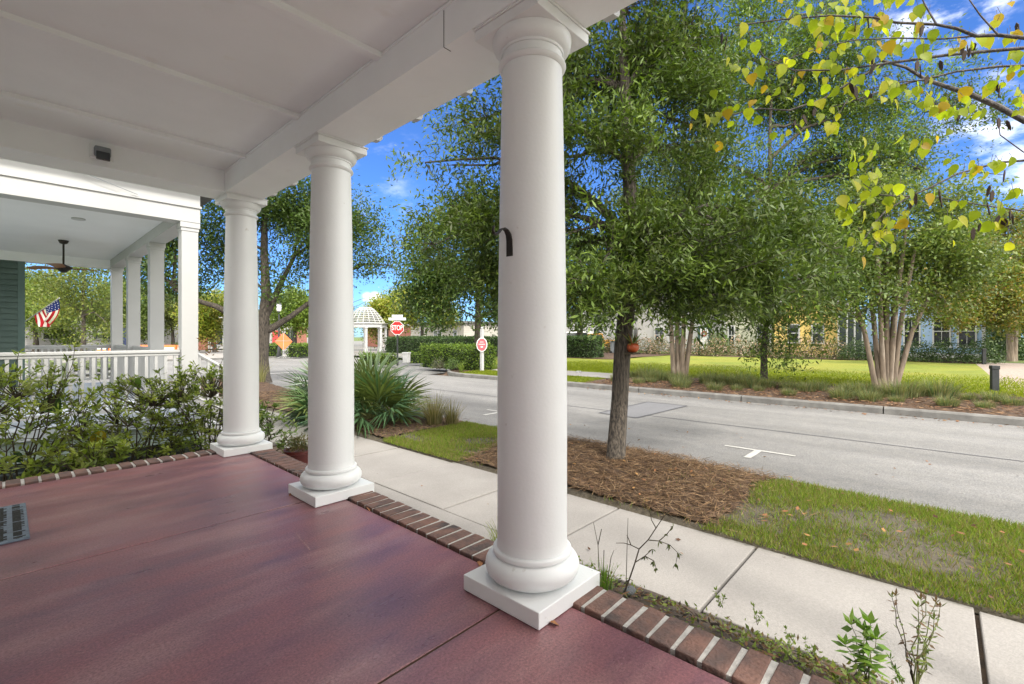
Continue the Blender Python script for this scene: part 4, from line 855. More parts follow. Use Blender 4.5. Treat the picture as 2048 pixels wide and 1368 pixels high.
weed('straggly_weed', 'short curling weed stem between the leafy weed and the tall straggly one', wb, [rel(1781, 1318, 1.8, wb), rel(1790, 1340, 1.77, wb)], 64, W1, leaf=.03, lw=.008, pairs=4)
# dry twiggy seedling beside the nearest plinth
wb = dp(1249, 1184, 2.26); T = thing('dry_seedling', 'bare twiggy seedling with a few olive leaves beside the nearest plinth', 'seedling', tuple(wb))
m = MB(); r = rnd(71); P = []
br = [[(1249, 1184), (1258, 1160), (1270, 1125), (1278, 1098), (1296, 1080), (1312, 1056), (1326, 1035), (1329, 1010)], [(1278, 1098), (1262, 1090), (1248, 1086), (1232, 1086)], [(1312, 1056), (1303, 1040), (1298, 1018)], [(1270, 1125), (1290, 1112), (1305, 1098)], [(1296, 1080), (1318, 1082), (1340, 1090), (1356, 1106), (1352, 1126)], [(1326, 1035), (1340, 1020)], [(1262, 1090), (1254, 1070)], [(1290, 1112), (1308, 1122), (1312, 1136)], [(1318, 1082), (1334, 1068), (1346, 1052)]]
for i, b in enumerate(br):
    pts = [rel(u, v, 2.26 + .05 * math.sin(i + .01 * v), wb) for u, v in b]; m.tube(pts, [(.0042 if i == 0 else .0026) * (1 - .7 * k / len(pts)) for k in range(len(pts))], 5)
    if i in (3, 4, 7, 8): P += [q for q in pts[1:] for _ in range(4)]
m.tube([rel(1252, 1180, 2.27, wb), rel(1254, 1100, 2.27, wb), rel(1256, 1036, 2.27, wb)], [.0022, .0016, .001], 5)
m.build('twigs', M['stem'], T, smooth=True); n = len(P); P = np.array(P)
quads('leaves', leafquads(P, np.stack([r.normal(0, .5, n), r.normal(0, .5, n), r.normal(-.6, .4, n)], 1), r.normal(0, 1, (n, 3)), r.uniform(.02, .036, n), np.full(n, .010)), pal(r, n, ((.07, .10, .025), (.10, .12, .03))), M['leaf'], T)
wb = dp(1205, 1165, 2.36); T = thing('dry_stalks', 'thin dead stalks standing at the outer corner of the nearest plinth', 'stalk', tuple(wb)); m = MB()
for b in ([(1199, 1160), (1196, 1090), (1187, 1045)], [(1196, 1090), (1203, 1058)], [(1206, 1165), (1208, 1100)], [(1214, 1168), (1222, 1115), (1228, 1100)]): m.tube([rel(u, v, 2.36, wb) for u, v in b], [.0025, .0018, .001][:len(b)], 5)
m.build('stalks', M['stem'], T, smooth=True)
tuft('weed_tuft', 'small green tuft at the outer corner of the nearest plinth', 'weed', dp(1207, 1180, 2.30), 60, .13, .12, W1, 73, w=.006)
tuft('weed_tuft', 'grass tuft on the concrete behind the nearest column', 'weed', (2.05, 1.95, -.08), 120, .16, .25, ((.17, .22, .04), (.22, .24, .06), (.12, .16, .03)), 74, w=.006)
for k, (u, v, hh) in enumerate(((1515, 1250, .07), (1580, 1300, .08), (1620, 1320, .07), (1440, 1215, .06))):
    weed('seedling', ('tiny green sprout with a bare stalk by the fifth brick', 'tiny pale sprout in the soil strip past the sprout with the stalk', 'tiny sprout nearest the leafy bright green weed', 'tiny sprout beside the pavement joint')[k], dp(u, v, 2.0 - .02 * k), [(.01, .02, hh), (-.02, .0, hh * .8), (.02, -.01, hh * .6)], 80 + k, ((.17, .23, .04), (.13, .19, .03)), leaf=.018, lw=.008, pairs=4, r0=.0012, cat='sprout')
m = MB(); m.lathe([(.004, -.014), (.026, -.01), (.034, .0), (.028, .012), (.012, .019), (.003, .02)], n=16); o = m.build('rock', M['stone'], None, smooth=True, ang=80)
o.location = dp(1259, 1186, 2.25); o.location.z += .01; o.scale = (1.2, .8, .9); tag(o, 'rounded grey stone lying beside the brick edge at the twiggy seedling', 'stone')

# ------------------------------------------------------------------ redbud reaching in from the right
RB = np.array([3.05, -1.75, -.55])
RT = thing('redbud_tree', 'redbud with heart shaped yellow green leaves and dark pods at upper right', 'tree', tuple(RB))
m = MB(); r = rnd(91)
m.tube([np.array(q) - RB for q in ((3.05, -1.75, -.6), (3.05, -1.72, .3), (3.0, -1.60, 1.1), (2.95, -1.4, 1.7), (2.9, -1.25, 2.3), (2.85, -1.1, 3.0))], [.10, .085, .075, .065, .05, .035], 10)
A0 = np.array([2.95, -1.4, 1.7]); A1 = np.array([2.9, -1.25, 2.3]); A2 = np.array([2.87, -1.15, 2.7])
brs = [([(2048, 76), (1996, 70), (1951, 72), (1914, 57), (1873, 49), (1791, 45), (1750, 35), (1660, 31), (1562, 39), (1472, 51)], 2.05, .0085, A1),
       ([(2048, 96), (1955, 104), (1894, 110), (1771, 127), (1709, 160), (1648, 197), (1578, 221), (1521, 217), (1440, 235)], 2.15, .008, A1),
       ([(2048, 242), (1996, 213), (1939, 188), (1894, 174), (1853, 160), (1812, 135), (1760, 120)], 2.3, .015, A0),
       ([(2048, 131), (1996, 133), (1914, 143), (1791, 172), (1709, 201), (1660, 215)], 2.25, .0065, A1),
       ([(1951, 72), (1880, 78), (1791, 76), (1709, 80), (1640, 95), (1570, 120)], 2.08, .004, None),
       ([(1771, 127), (1680, 140), (1587, 141), (1529, 115), (1509, 88), (1495, 60)], 2.12, .0042, None),
       ([(2048, 321), (1996, 325), (1914, 348), (1865, 373), (1820, 393), (1771, 422), (1750, 446), (1727, 480)], 2.2, .0058, A0),
       ([(2048, 422), (1955, 409), (1865, 393)], 2.3, .004, A0),
       ([(1820, 393), (1760, 390), (1715, 360)], 2.18, .0032, None),
       ([(2048, 305), (2000, 270), (1998, 250), (1992, 235)], 2.25, .003, None),
       ([(1914, 348), (1960, 345), (2010, 350)], 2.2, .003, None),
       ([(1873, 49), (1850, 10), (1836, -20)], 2.02, .004, None),
       ([(1853, 160), (1790, 165), (1700, 190), (1660, 260), (1600, 275)], 2.22, .0035, None),
       ([(1996, 70), (1960, 30), (1925, -20)], 2.0, .004, None)]
for b, d, r0, root in brs:
    pts = [dp(u, v, d + .012 * k + .02 * math.sin(k * 1.7)) - RB for k, (u, v) in enumerate(b)]
    rr = [r0 * (1 - .75 * k / len(pts)) for k in range(len(pts))]
    if root is not None:
        pts = [root - RB, (root - RB) * .45 + pts[0] * .55 + np.array([0, 0, .08])] + pts; rr = [r0 * 1.8, r0 * 1.3] + rr
    m.tube(pts, rr, 7)
mbr = m
LS = ((1558, 10), (1578, 35), (1495, 62), (1490, 97), (1510, 100), (1520, 95), (1470, 145), (1485, 152), (1505, 138), (1513, 150), (1570, 145), (1590, 135), (1612, 120), (1625, 145), (1650, 140), (1640, 20), (1625, 55), (1640, 60), (1660, 45), (1690, 10), (1710, 10), (1680, 50), (1700, 70), (1640, 95), (1680, 115), (1715, 78), (1765, 60), (1800, 10), (1770, 20), (1760, 40), (1865, 45), (1850, 60), (1990, 45), (2020, 80), (1960, 85), (1925, 100), (1910, 110), (1850, 120), (1830, 80), (1790, 110), (1730, 110), (1700, 150), (1690, 165), (1680, 190), (1710, 190), (1735, 195), (1765, 180), (1780, 175), (1800, 185), (1810, 195), (1830, 190), (1785, 215), (1840, 205), (1850, 220), (1860, 210), (1890, 215), (1900, 235), (1930, 235), (1955, 240), (1935, 190), (1980, 185), (2010, 180), (2035, 120), (2040, 145), (2025, 160), (2045, 205), (2030, 215), (1940, 225), (1380, 262), (1410, 245), (1425, 250), (1435, 240), (1455, 235), (1480, 225), (1490, 232), (1510, 215), (1537, 207), (1570, 210), (1440, 300), (1545, 280), (1560, 285), (1580, 275), (1595, 270), (1600, 255), (1637, 243), (1650, 260), (1665, 263), (1735, 290), (1830, 295), (1845, 285), (1870, 288), (1705, 340), (1728, 340), (1710, 355), (1715, 378), (1730, 378), (1680, 425), (1700, 425), (1715, 420), (1740, 410), (1780, 410), (1800, 405), (1820, 395), (1700, 435), (1755, 440), (1775, 450), (1785, 455), (1800, 450), (1805, 440), (1725, 475), (1727, 495), (1740, 505), (1760, 480), (1765, 495), (1750, 460), (1910, 345), (1925, 360), (1955, 345), (1980, 340), (2000, 340), (1915, 460), (1920, 450), (1955, 455), (1980, 470), (1990, 460), (2010, 470), (2030, 400), (2040, 395), (1900, 420), (1740, 130), (1720, 40), (1670, 80), (1690, 30), (1740, 70), (1780, 90), (1700, 100), (1650, 170), (1720, 170), (1880, 200), (1870, 230), (1820, 100))
items = []; lt_ = MB()
RC = ((.27, .33, .02), (.33, .37, .025), (.22, .28, .018), (.38, .37, .03))
LS = LS + tuple((u + r.normal(0, 24), v + r.normal(0, 20)) for q in range(2) for u, v in LS if r.rand() < (.95 if u > 1600 else .35))
for i, (u, v) in enumerate(LS):
    d = 2.13 + r.normal(0, .05); p = dp(u + r.normal(0, 3), v - 14, d) - RB
    D = np.array([0, 0, -1.0]) + RGT * r.normal(0, .55) + FWD * r.normal(0, .5); Nn = -FWD * r.uniform(.5, 1.2) + RGT * r.normal(0, .45) + np.array([0, 0, r.normal(.3, .3)])
    c = np.array(RC[r.randint(4)]) * r.uniform(.85, 1.15)
    if r.rand() < .09: c = np.array((.46, .31, .03)) * r.uniform(.7, 1.1)
    vv, ff = heartleaf(p, D, Nn, .047 * r.uniform(.55, 1.2)); items.append((vv, ff, c))
    mbr.tube([p + np.array([0, 0, .03]) + r.normal(0, .01, 3), p], [.001, .0008], 4)
colmesh('leaves', items, M['amber'], RT)
mbr.build('branches', M['bark3'], RT, smooth=True, ang=60)
for u, v in ((1711, 42), (1735, 30), (1750, 28), (1845, 50), (1925, 85), (1935, 90), (1940, 95), (1945, 92), (1950, 85), (1930, 100), (1835, 120), (1840, 128), (1745, 110), (1790, 180), (1700, 165), (1710, 170), (1585, 150), (1590, 240), (1606, 228), (1630, 215), (1740, 185), (1750, 125), (1975, 405), (1980, 370), (1985, 380), (1878, 378), (1880, 385), (1829, 385), (1825, 395), (1998, 430), (2003, 440), (2010, 435), (2020, 420), (2025, 428), (1962, 445), (1947, 455), (1920, 215), (2013, 240), (1997, 235), (2033, 45), (1990, 160), (2000, 170), (2010, 340), (1444, 65), (1455, 72), (1770, 150), (1855, 150), (1880, 120)):
    p = dp(u, v, 2.14 + r.normal(0, .05)) - RB; L = r.uniform(.045, .07); D = unit((np.array([0, 0, -1]) + RGT * r.normal(0, .2))[None])[0]
    th = r.uniform(0, 3.14); sd = (RGT * math.cos(th) + FWD * math.sin(th)); b = .0085; nn = np.cross(D, sd) * .002
    o = [p, p + D * L * .25 + sd * b, p + D * L * .75 + sd * b * .8, p + D * L, p + D * L * .75 - sd * b * .8, p + D * L * .25 - sd * b]
    m = MB(); m.add([q + nn for q in o] + [q - nn for q in o], [tuple(range(6)), tuple(range(6, 12))[::-1]] + [(k, k + 6, (k + 1) % 6 + 6, (k + 1) % 6) for k in range(6)])
    m.build('seed_pod', M['pod'], RT)

# ------------------------------------------------------------------ neighbouring porch
NB = thing('neighbour_house', 'white neighbouring porch with square posts and dark green siding', 'house', (0, 0, 0))
Y0, Y1, XN = 8.28, 15.05, 1.88
m = MB(); m.box(-8, XN + .15, Y0 - .18, Y1 + .3, -.06, .08); m.build('deck', M['nfloor'], NB, bevel=.006)
m = MB(); m.box(-8, XN + .08, Y0 - .12, Y0 - .09, -.32, -.061); m.box(XN + .05, XN + .08, Y0 - .09, Y1, -.32, -.061); m.build('skirt_board', M['skirt'], NB)
m = MB()
for k in range(5): m.obox((-3, Y0 - .075, -.385 - .085 * k), (5, 0, 0), (0, .006, .010), (0, -.012, .030))
for x in np.arange(-7, 1.9, 1.1): m.box(x, x + .09, Y0 - .105, Y0 - .091, -.75, -.321)
m.box(-8, XN, Y0 - .05, Y0 - .03, -.75, -.321); m.build('slatted_skirting', M['slat'], NB)
for k in range(4):
    cy = Y0 + .1 + 2.22 * k; c_ = bpy.data.objects.new('porch_post', None); c_.location = (XN, cy, .081); link(c_, NB)
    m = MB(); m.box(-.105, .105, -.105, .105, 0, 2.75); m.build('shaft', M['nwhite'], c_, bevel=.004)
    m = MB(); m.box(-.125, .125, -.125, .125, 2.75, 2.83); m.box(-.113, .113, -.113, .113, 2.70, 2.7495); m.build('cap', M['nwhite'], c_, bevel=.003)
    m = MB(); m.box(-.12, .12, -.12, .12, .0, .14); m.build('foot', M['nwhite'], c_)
m = MB()
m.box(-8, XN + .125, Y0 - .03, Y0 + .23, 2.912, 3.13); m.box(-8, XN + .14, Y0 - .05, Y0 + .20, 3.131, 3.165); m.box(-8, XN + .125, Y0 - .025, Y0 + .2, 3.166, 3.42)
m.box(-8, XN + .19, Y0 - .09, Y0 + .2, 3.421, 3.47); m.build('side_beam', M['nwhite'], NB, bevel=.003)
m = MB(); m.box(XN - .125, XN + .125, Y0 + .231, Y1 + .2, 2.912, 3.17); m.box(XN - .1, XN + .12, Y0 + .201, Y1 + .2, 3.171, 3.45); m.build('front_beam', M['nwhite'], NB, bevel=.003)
m = MB(); m.box(-8, XN - .126, Y1 - .05, Y1 + .2, 2.88, 3.17); m.build('rear_beam', M['nceil'], NB)
m = MB(); m.box(-8, XN - .13, Y0 + .232, Y1 - .051, 3.08, 3.12); m.build('ceiling', M['nceil'], NB)
m = MB(); m.box(-8, XN + .45, Y0 - .22, Y1 + .5, 3.471, 3.56); m.add([(-8, Y0 - .22, 3.561), (XN + .45, Y0 - .22, 3.561), (XN + .45, Y1 + .5, 3.561), (-8, Y1 + .5, 3.561), (-8, (Y0 + Y1) / 2, 6), (-1.5, (Y0 + Y1) / 2, 6)], [(0, 1, 5, 4), (1, 2, 5), (2, 3, 4, 5), (0, 4, 3)]); m.build('roof', M['roof'], NB)
m = MB()
z = .09
while z < 2.875:
    m.obox((-4, Y1 + .02, z + .062), (4.2, 0, 0), (0, .012, 0), (0, .020, .062)); z += .125
m.box(-8, .2, Y1 + .045, 26, .081, 2.879); gw = m.build('green_wall', M['green'], NB)
m = MB(); m.box(.201, .31, Y1 + .0, Y1 + .15, .081, 2.879); m.build('corner_board', M['greentrim'], gw)
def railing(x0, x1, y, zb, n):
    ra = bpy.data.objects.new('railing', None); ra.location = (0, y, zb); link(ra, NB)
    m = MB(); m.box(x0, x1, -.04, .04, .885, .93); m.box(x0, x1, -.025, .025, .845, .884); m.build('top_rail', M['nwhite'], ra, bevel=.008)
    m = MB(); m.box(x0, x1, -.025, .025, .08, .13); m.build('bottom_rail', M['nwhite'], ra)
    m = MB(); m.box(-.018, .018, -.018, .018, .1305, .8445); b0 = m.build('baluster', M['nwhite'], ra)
    xs = np.linspace(x0 + .06, x1 - .06, n)
    for i, x in enumerate(xs):
        b = b0 if i == 0 else b0.copy()
        if i: link(b, ra)
        b.location = (x, 0, 0)
railing(-3.2, XN - .108, Y0 + .1, .081, 44)
railing(.32, XN - .108, Y1 + .08, .081, 14)
def railing_y(y0, y1, x, zb, n):
    ra = bpy.data.objects.new('railing', None); ra.location = (x, 0, zb); link(ra, NB)
    m = MB(); m.box(-.04, .04, y0, y1, .885, .93); m.box(-.025, .025, y0, y1, .845, .884); m.build('top_rail', M['nwhite'], ra)
    m = MB(); m.box(-.025, .025, y0, y1, .08, .13); m.build('bottom_rail', M['nwhite'], ra)
    m = MB(); m.box(-.018, .018, -.018, .018, .1305, .8445); b0 = m.build('baluster', M['nwhite'], ra)
    for i, y in enumerate(np.linspace(y0 + .08, y1 - .08, n)):
        b = b0 if i == 0 else b0.copy()
        if i: link(b, ra)
        b.location = (0, y, 0)
railing_y(Y0 + 2.43, Y0 + 4.42, XN, .081, 15); railing_y(Y0 + 4.66, Y0 + 6.64, XN, .081, 15)
m = MB()
for k in range(4): m.box(XN + .151 + .2 * k, XN + .15 + .2 * (k + 1), Y0 + .5, Y0 + 2.1, -.62, .08 - .155 * (k + 1))
m.build('steps', M['nwhite'], NB)
ra = bpy.data.objects.new('stair_rail', None); link(ra, NB); ra.location = (XN + .12, Y0 + .42, .08)
m = MB(); m.tube([(0, 0, .9), (.72, 0, .42)], [.035, .035], 6); m.tube([(0, 0, .2), (.72, 0, -.25)], [.025, .025], 6); m.build('hand_rail', M['nwhite'], ra)
for k in range(5):
    m = MB(); x = .1 + .125 * k; m.box(x - .018, x + .018, -.018, .018, .2 - .62 * x, .9 - .66 * x); m.build('baluster', M['nwhite'], ra)
m = MB(); m.box(.70, .80, -.05, .05, -.66, .48); m.build('newel', M['nwhite'], ra)
# thin grey tube drawn as a slanting line across the frieze
m = MB(); a, b = np.array([.45, Y0 - .10, 3.40]), np.array([1.25, Y0 - .075, 3.175]); m.tube([a, b], .005, 5)
tag(m.build('streak', M['bin']), 'thin grey cable slanting down the white frieze of the next porch', 'streak')
# ceiling fan
fb_ = dp(127, 487, 9.1); FN = thing('ceiling_fan', 'dark ceiling fan with wooden blades hanging in the neighbouring porch', 'fan', (fb_[0], fb_[1], 3.08))
m = MB(); m.lathe([(.02, -.075), (.055, -.06), (.075, -.02), (.08, -.001)], n=24); m.build('canopy', M['bronze'], FN, smooth=True)
m = MB(); m.lathe([(.016, -.46), (.016, -.076)], n=12); m.build('downrod', M['bronze'], FN, smooth=True)
m = MB(); m.lathe([(.02, -.63), (.05, -.615), (.085, -.58), (.125, -.545), (.13, -.52), (.09, -.495), (.045, -.475), (.02, -.4605)], n=28); m.build('motor', M['bronze'], FN, smooth=True, ang=50)
for k, a in enumerate((.20, 2.3, 4.4)):
    m = MB(); n = 12; vv = []
    for i in range(n + 1):
        t = i / n; rr = .13 + .56 * t; w = .035 + .055 * math.sin(math.pi * min(1, t * .62 + .16)) * (1 if t < .98 else .6); tw = .22 * (1 - .5 * t)
        for s in (-1, 1):
            for dz in (-.004, .004): vv.append((rr, s * w, -.545 + s * w * tw + dz + .02 * math.sin(math.pi * t)))
    ff = []
    for i in range(n):
        q = i * 4; ff += [(q, q + 4, q + 6, q + 2), (q + 1, q + 3, q + 7, q + 5), (q, q + 1, q + 5, q + 4), (q + 2, q + 6, q + 7, q + 3)]
    m.add(vv, ff + [(0, 2, 3, 1), (n * 4, n * 4 + 1, n * 4 + 3, n * 4 + 2)]); o = m.build('blade', M['blade'], FN, smooth=True); o.rotation_euler.z = a
q = gp(157, 437, 3.079); m = MB(); m.lathe([(.085, 3.06), (.085, 3.079), (.06, 3.0795)], n=24); o = m.build('ceiling_light', M['nwhite'], None, smooth=True); o.location = (q[0], q[1], 0)
tag(o, 'round white recessed light in the neighbouring porch ceiling', 'light')
# flag on an angled pole
fp0, fp1 = dp(40, 650, 17.0), dp(119, 596, 16.4)
FG = thing('flag', 'striped red and white flag with a starry blue canton on a silver pole', 'flag', tuple(fp0))
m = MB(); m.tube([(0, 0, 0), fp1 - fp0], .018, 8); m.build('pole', M['galv'], FG, smooth=True)
def flagmat():
    return leafmat('flag_cloth', .35, .8, .1)
items = []; ax = fp1 - fp0; A = ax * .97; nx, ny = 16, 26; Hh = .86
def fpt(s, t):      # s along the pole (0 tip .. 1), t down the fly
    a = A * (1 - s * .62)
    drop = (np.array([0, 0, -.88]) + RGT * .40 * (1 - t)) * t * Hh
    fold = RGT * (.10 * math.sin(s * 9 + t * 3) * t - .12 * t) + FWD * (.12 * math.sin(s * 11 + 1) * t)
    return a + drop + fold + A * (.62 * (s - .4) * t * t)
for i in range(13):
    for j in range(10):
        s0, s1, q0, q1 = i / 13, (i + 1) / 13, j / 10, (j + 1) / 10
        col = (.02, .03, .14) if (i < 7 and j < 4) else ((.42, .02, .03) if i % 2 == 0 else (.72, .70, .68))
        items.append(([fpt(s0, q0), fpt(s1, q0), fpt(s1, q1), fpt(s0, q1)], [(0, 1, 2, 3)], col))
cl = colmesh('cloth', items, flagmat(), FG)
m = MB(); r = rnd(4)
for i in range(5):
    for j in range(4):
        p = fpt((i + .7) / 13 * 1.25, (j + .5) / 10) - FWD * .012; e = .02
        st = []
        for k in range(10): a = k * math.pi / 5; q_ = e if k % 2 == 0 else e * .4; st.append(p + RGT * math.sin(a) * q_ + np.array([0, 0, math.cos(a) * q_]))
        m.add(st, [tuple(range(10))])
m.build('star', M['signwhite'], cl)
# feather palms beyond the porch
def feather(label, base, nf, L, seed, cols=((.13, .19, .04), (.17, .23, .05), (.10, .15, .03))):
    r = rnd(seed); T = thing('feather_palm', label, 'palm', tuple(base)); mb = MB(); P = []; D = []; 
    for i in range(nf):
        th = i * 2.4; e = r.uniform(.5, 1.3); o = np.array([math.cos(th), math.sin(th), 0]); l = L * r.uniform(.8, 1.15); pts = []
        for k in range(9):
            t = k / 8; pts.append(o * l * (math.cos(e) * t + .25 * t * t) + np.array([0, 0, l * (math.sin(e) * t - .55 * t * t)]))
        mb.tube(pts, [.02 * (1 - .8 * k / 8) for k in range(9)], 4)
        for k in range(2, 33):
            t = k / 33; q = t * 8; a = int(q); p = pts[a] * (1 - q + a) + pts[min(a + 1, 8)] * (q - a); tg = unit((pts[min(a + 1, 8)] - pts[a])[None])[0]; sd = unit(np.cross(tg, np.array([0, 0, 1.0]))[None])[0]
            for s in (-1, 1): P.append(p); D.append(sd * s * .8 + tg * .6 + np.array([0, 0, -.25]))
    mb.build('stalks', M['gstem'], T); P, D = np.array(P), np.array(D); n = len(P)
    quads('fronds', leafquads(P, D, r.normal(0, .2, (n, 3)) + np.array([0, 0, 1]), r.uniform(.22, .4, n), np.full(n, .04)), pal(r, n, cols, .25), M['leaf'], T)
feather('arching pale feather palm just right of the flag', (*dp(135, 700, 21)[:2], -.5), 22, 1.9, 301)
feather('smaller feather palm near the neighbouring corner post', (*dp(205, 700, 22)[:2], -.5), 14, 1.6, 302)

# ------------------------------------------------------------------ street furniture and signs
def text(name, s, size, mat, parent, M4, ext=.002):
    cu = bpy.data.curves.new(name, 'FONT'); cu.body = s; cu.size = size; cu.align_x = 'CENTER'; cu.align_y = 'CENTER'; cu.extrude = ext; cu.offset = size * .018
    t = bpy.data.objects.new(name, cu); COL.objects.link(t); bpy.context.view_layer.update()
    me = bpy.data.meshes.new_from_object(t.evaluated_get(bpy.context.evaluated_depsgraph_get())); bpy.data.objects.remove(t)
    me.materials.clear(); me.materials.append(mat); me.transform(M4); return link(bpy.data.objects.new(name, me), parent)
def facing(yaw): return Matrix(((math.cos(yaw), 0, math.sin(yaw), 0), (math.sin(yaw), 0, -math.cos(yaw), 0), (0, 1, 0, 0), (0, 0, 0, 1)))   # local xy text plane -> upright, normal = (sin, -cos)
def panel(poly, n0, n1, yaw, z, mb=None):
    mb = mb or MB(); F = facing(yaw); k = len(poly)
    v = [F @ Vector((x, y, n0)) for x, y in poly] + [F @ Vector((x, y, n1)) for x, y in poly]
    mb.add([(a.x, a.y, a.z + z) for a in v], [tuple(range(k))[::-1], tuple(range(k, 2 * k))] + [(i, (i + 1) % k, (i + 1) % k + k, i + k) for i in range(k)]); return mb
sd_ = 26.0; sb = dp(795, 738, sd_); sb[2] = farz(min(sb[0], 20)) - .02
yaw = math.atan2(-.60, -.0) if False else math.atan2(-(.80), .60)      # sign normal
yaw = math.atan2(-FWD[0] - .1, FWD[1])
ST = thing('stop_sign', 'red octagonal STOP sign on a dark post at the far corner', 'sign', tuple(sb))
zc = CAMZ + (HOR - 656) / F_PX * sd_ - sb[2]
m = MB(); m.lathe([(.06, 0), (.06, .3), (.045, .32), (.042, zc + .75)], n=14); m.build('post', M['blackpost'], ST, smooth=True)
oc = lambda R: [(R * math.cos(math.pi / 8 + k * math.pi / 4), R * math.sin(math.pi / 8 + k * math.pi / 4)) for k in range(8)]
m = panel(oc(.40), .05, .056, yaw, zc); m.build('sign_border', M['signwhite'], ST)
m = panel(oc(.37), .0565, .059, yaw, zc); fa = m.build('sign_face', M['red'], ST)
text('lettering', 'STOP', .31, M['signwhite'], fa, Matrix.Translation((0, 0, zc)) @ facing(yaw) @ Matrix.Translation((0, 0, .0625)) @ Matrix.Diagonal((.84, 1.25, 1, 1)))
for z, w, a in ((zc + .50, .98, 0), (zc + .66, .60, .12)):
    m = panel([(-w / 2, -.075), (w / 2, -.075), (w / 2, .075), (-w / 2, .075)], .046, .056, yaw + a, z); o = m.build('street_blade', M['signback'], ST)
# oval sign on a white post
ob = dp(964, 744, 21.5); ob[2] = farz(ob[0]) - .02; ov = thing('oval_sign', 'pink red oval sign hung on a square white post', 'sign', tuple(ob))
zt = CAMZ - ob[2]
m = MB(); m.box(-.065, .065, -.065, .065, 0, zt + .36); m.lathe([(.03, zt + .361), (.06, zt + .40), (.05, zt + .44), (.005, zt + .47)], n=16); m.build('post', M['nwhite'], ov, bevel=.008)
yo = math.atan2(-FWD[0], FWD[1]); zo = zt - .35
el = lambda a, b: [(a * math.cos(k * math.pi / 16), b * math.sin(k * math.pi / 16)) for k in range(32)]
m = panel(el(.25, .32), .10, .125, yo, zo); m.build('sign_border', M['signwhite'], ov)
m = panel(el(.215, .285), .1255, .129, yo, zo); fa = m.build('sign_face', M['pink'], ov)
m = MB()
for z, w, h in ((.02, .15, .012), (-.10, .05, .03), (.12, .08, .012)): panel([(-w, -h), (w, -h), (w, h), (-w, h)], .1295, .131, yo, zo + z, m)
m.build('lettering', M['signwhite'], fa)
# black street lamp
lp_ = dp(558, 716, 38); lp_[2] = -.45; LM = thing('street_lamp', 'black cast street lamp with a lantern head near the orange diamond', 'lamp', tuple(lp_))
m = MB(); m.lathe([(.20, 0), (.20, .25), (.14, .35), (.11, .8), (.07, .9), (.06, 3.6), (.10, 3.65), (.10, 3.72)], n=14); m.build('post', M['blackpost'], LM, smooth=True)
m = MB(); m.lathe([(.10, 3.73), (.17, 3.80), (.20, 4.15), (.16, 4.3)], n=14); m.build('lantern', M['lampglass'], LM, smooth=True)
m = MB(); m.lathe([(.21, 4.301), (.12, 4.42), (.03, 4.5), (.01, 4.6)], n=14); m.build('cap', M['blackpost'], LM, smooth=True)
# back of an orange road works sign
db = dp(567, 712, 37); db[2] = -.46; DS = thing('road_works_sign', 'orange diamond road works sign on a folding stand', 'sign', tuple(db))
zc = CAMZ + (HOR - 683) / F_PX * 37 - db[2]; yd = math.atan2(-FWD[0] * .9, FWD[1])
m = panel([(0, -.68), (.68, 0), (0, .68), (-.68, 0)], -.01, .0, yd, zc); m.build('sign_panel', M['orange'], DS)
m = panel([(-.015, -.66), (.015, -.66), (.015, .66), (-.015, .66)], .001, .012, yd, zc); panel([(-.62, -.012), (.62, -.012), (.62, .012), (-.62, .012)], .013, .02, yd, zc + .05, m); m.build('brace', M['galv'], DS)
m = MB(); m.tube([(0, 0, .02), (0, 0, zc - .6)], .02, 6)
for a in (0, 1.57, 3.14, 4.71): m.tube([(0, 0, .2), (.5 * math.cos(a), .5 * math.sin(a), .01)], .015, 5)
m.build('stand', M['galv'], DS)
# navy sign on a post
nb = dp(246, 697, 38); nb[2] = -.46; NS = thing('navy_sign', 'navy blue hanging sign on a dark post between the white porch posts', 'sign', tuple(nb))
m = MB(); m.tube([(0, 0, 0), (0, 0, 2.7)], .04, 8); m.build('post', M['blackpost'], NS)
m = panel([(-.05, -.75), (.62, -.75), (.62, .75), (-.05, .75)], .045, .085, yd, 1.75); m.build('sign_panel', M['navy'], NS)
m = panel([(-.08, -.05), (.68, -.05), (.68, .05), (-.08, .05)], .03, .1, yd, 2.58); m.build('sign_cap', M['galv'], NS)
pb = dp(341, 690, 60); pb[2] = -.46; PL = thing('light_pole', 'slim pale car park light pole above the small pale tree', 'lamp', tuple(pb))
m = MB(); m.tube([(0, 0, 0), (0, 0, 4.9)], .07, 8); m.build('post', M['galv'], PL); m = MB(); m.obox((-.3, .2, 4.95), (.45, -.3, 0), (.08, .12, 0), (0, 0, .08)); m.build('lamp_head', M['galv'], PL)
# orange barriers
m = MB()
for k in range(7):
    p = dp(205 + 27 * k, 692, 47); T = thing('barrier', 'orange plastic road barrier standing in a row in front of the white building', 'barrier', (p[0], p[1], -.458), math.atan2(RGT[1], RGT[0]) * 1.0, 'orange barriers')
    m = MB(); m.prism([(-.25, 0), (.25, 0), (.25, .12), (.10, .35), (.08, .85), (-.08, .85), (-.10, .35), (-.25, .12)], -.62, .62); m.v = [(c_, a, b) for a, b, c_ in m.v]
    m.build('barrier_body', M['orange'], T, bevel=.02)
    m = MB(); m.box(-.5, .5, -.112, -.101, .42, .6); m.build('reflective_band', M['signwhite'], T)
# bollards
for k, (u, v, d, hh, lb_) in enumerate(((1989, 785, 12.3, .72, 'black square bollard in the grass bed at the right'), (1968, 728, 24.5, .85, 'grey square bollard at the far corner of the lawn by the dark shrubs'))):
    p = dp(u, v, d); p[2] = farz(p[0]) - .02; T = thing('bollard', lb_, 'bollard', tuple(p), .3); m = MB(); w = .072
    m.box(-w, w, -w, w, 0, hh - .10); m.build('post', M['blackpost'], T, bevel=.01); m = MB(); m.box(-w - .012, w + .012, -w - .012, w + .012, hh - .0995, hh); m.build('cap', M['blackpost'], T, bevel=.012)
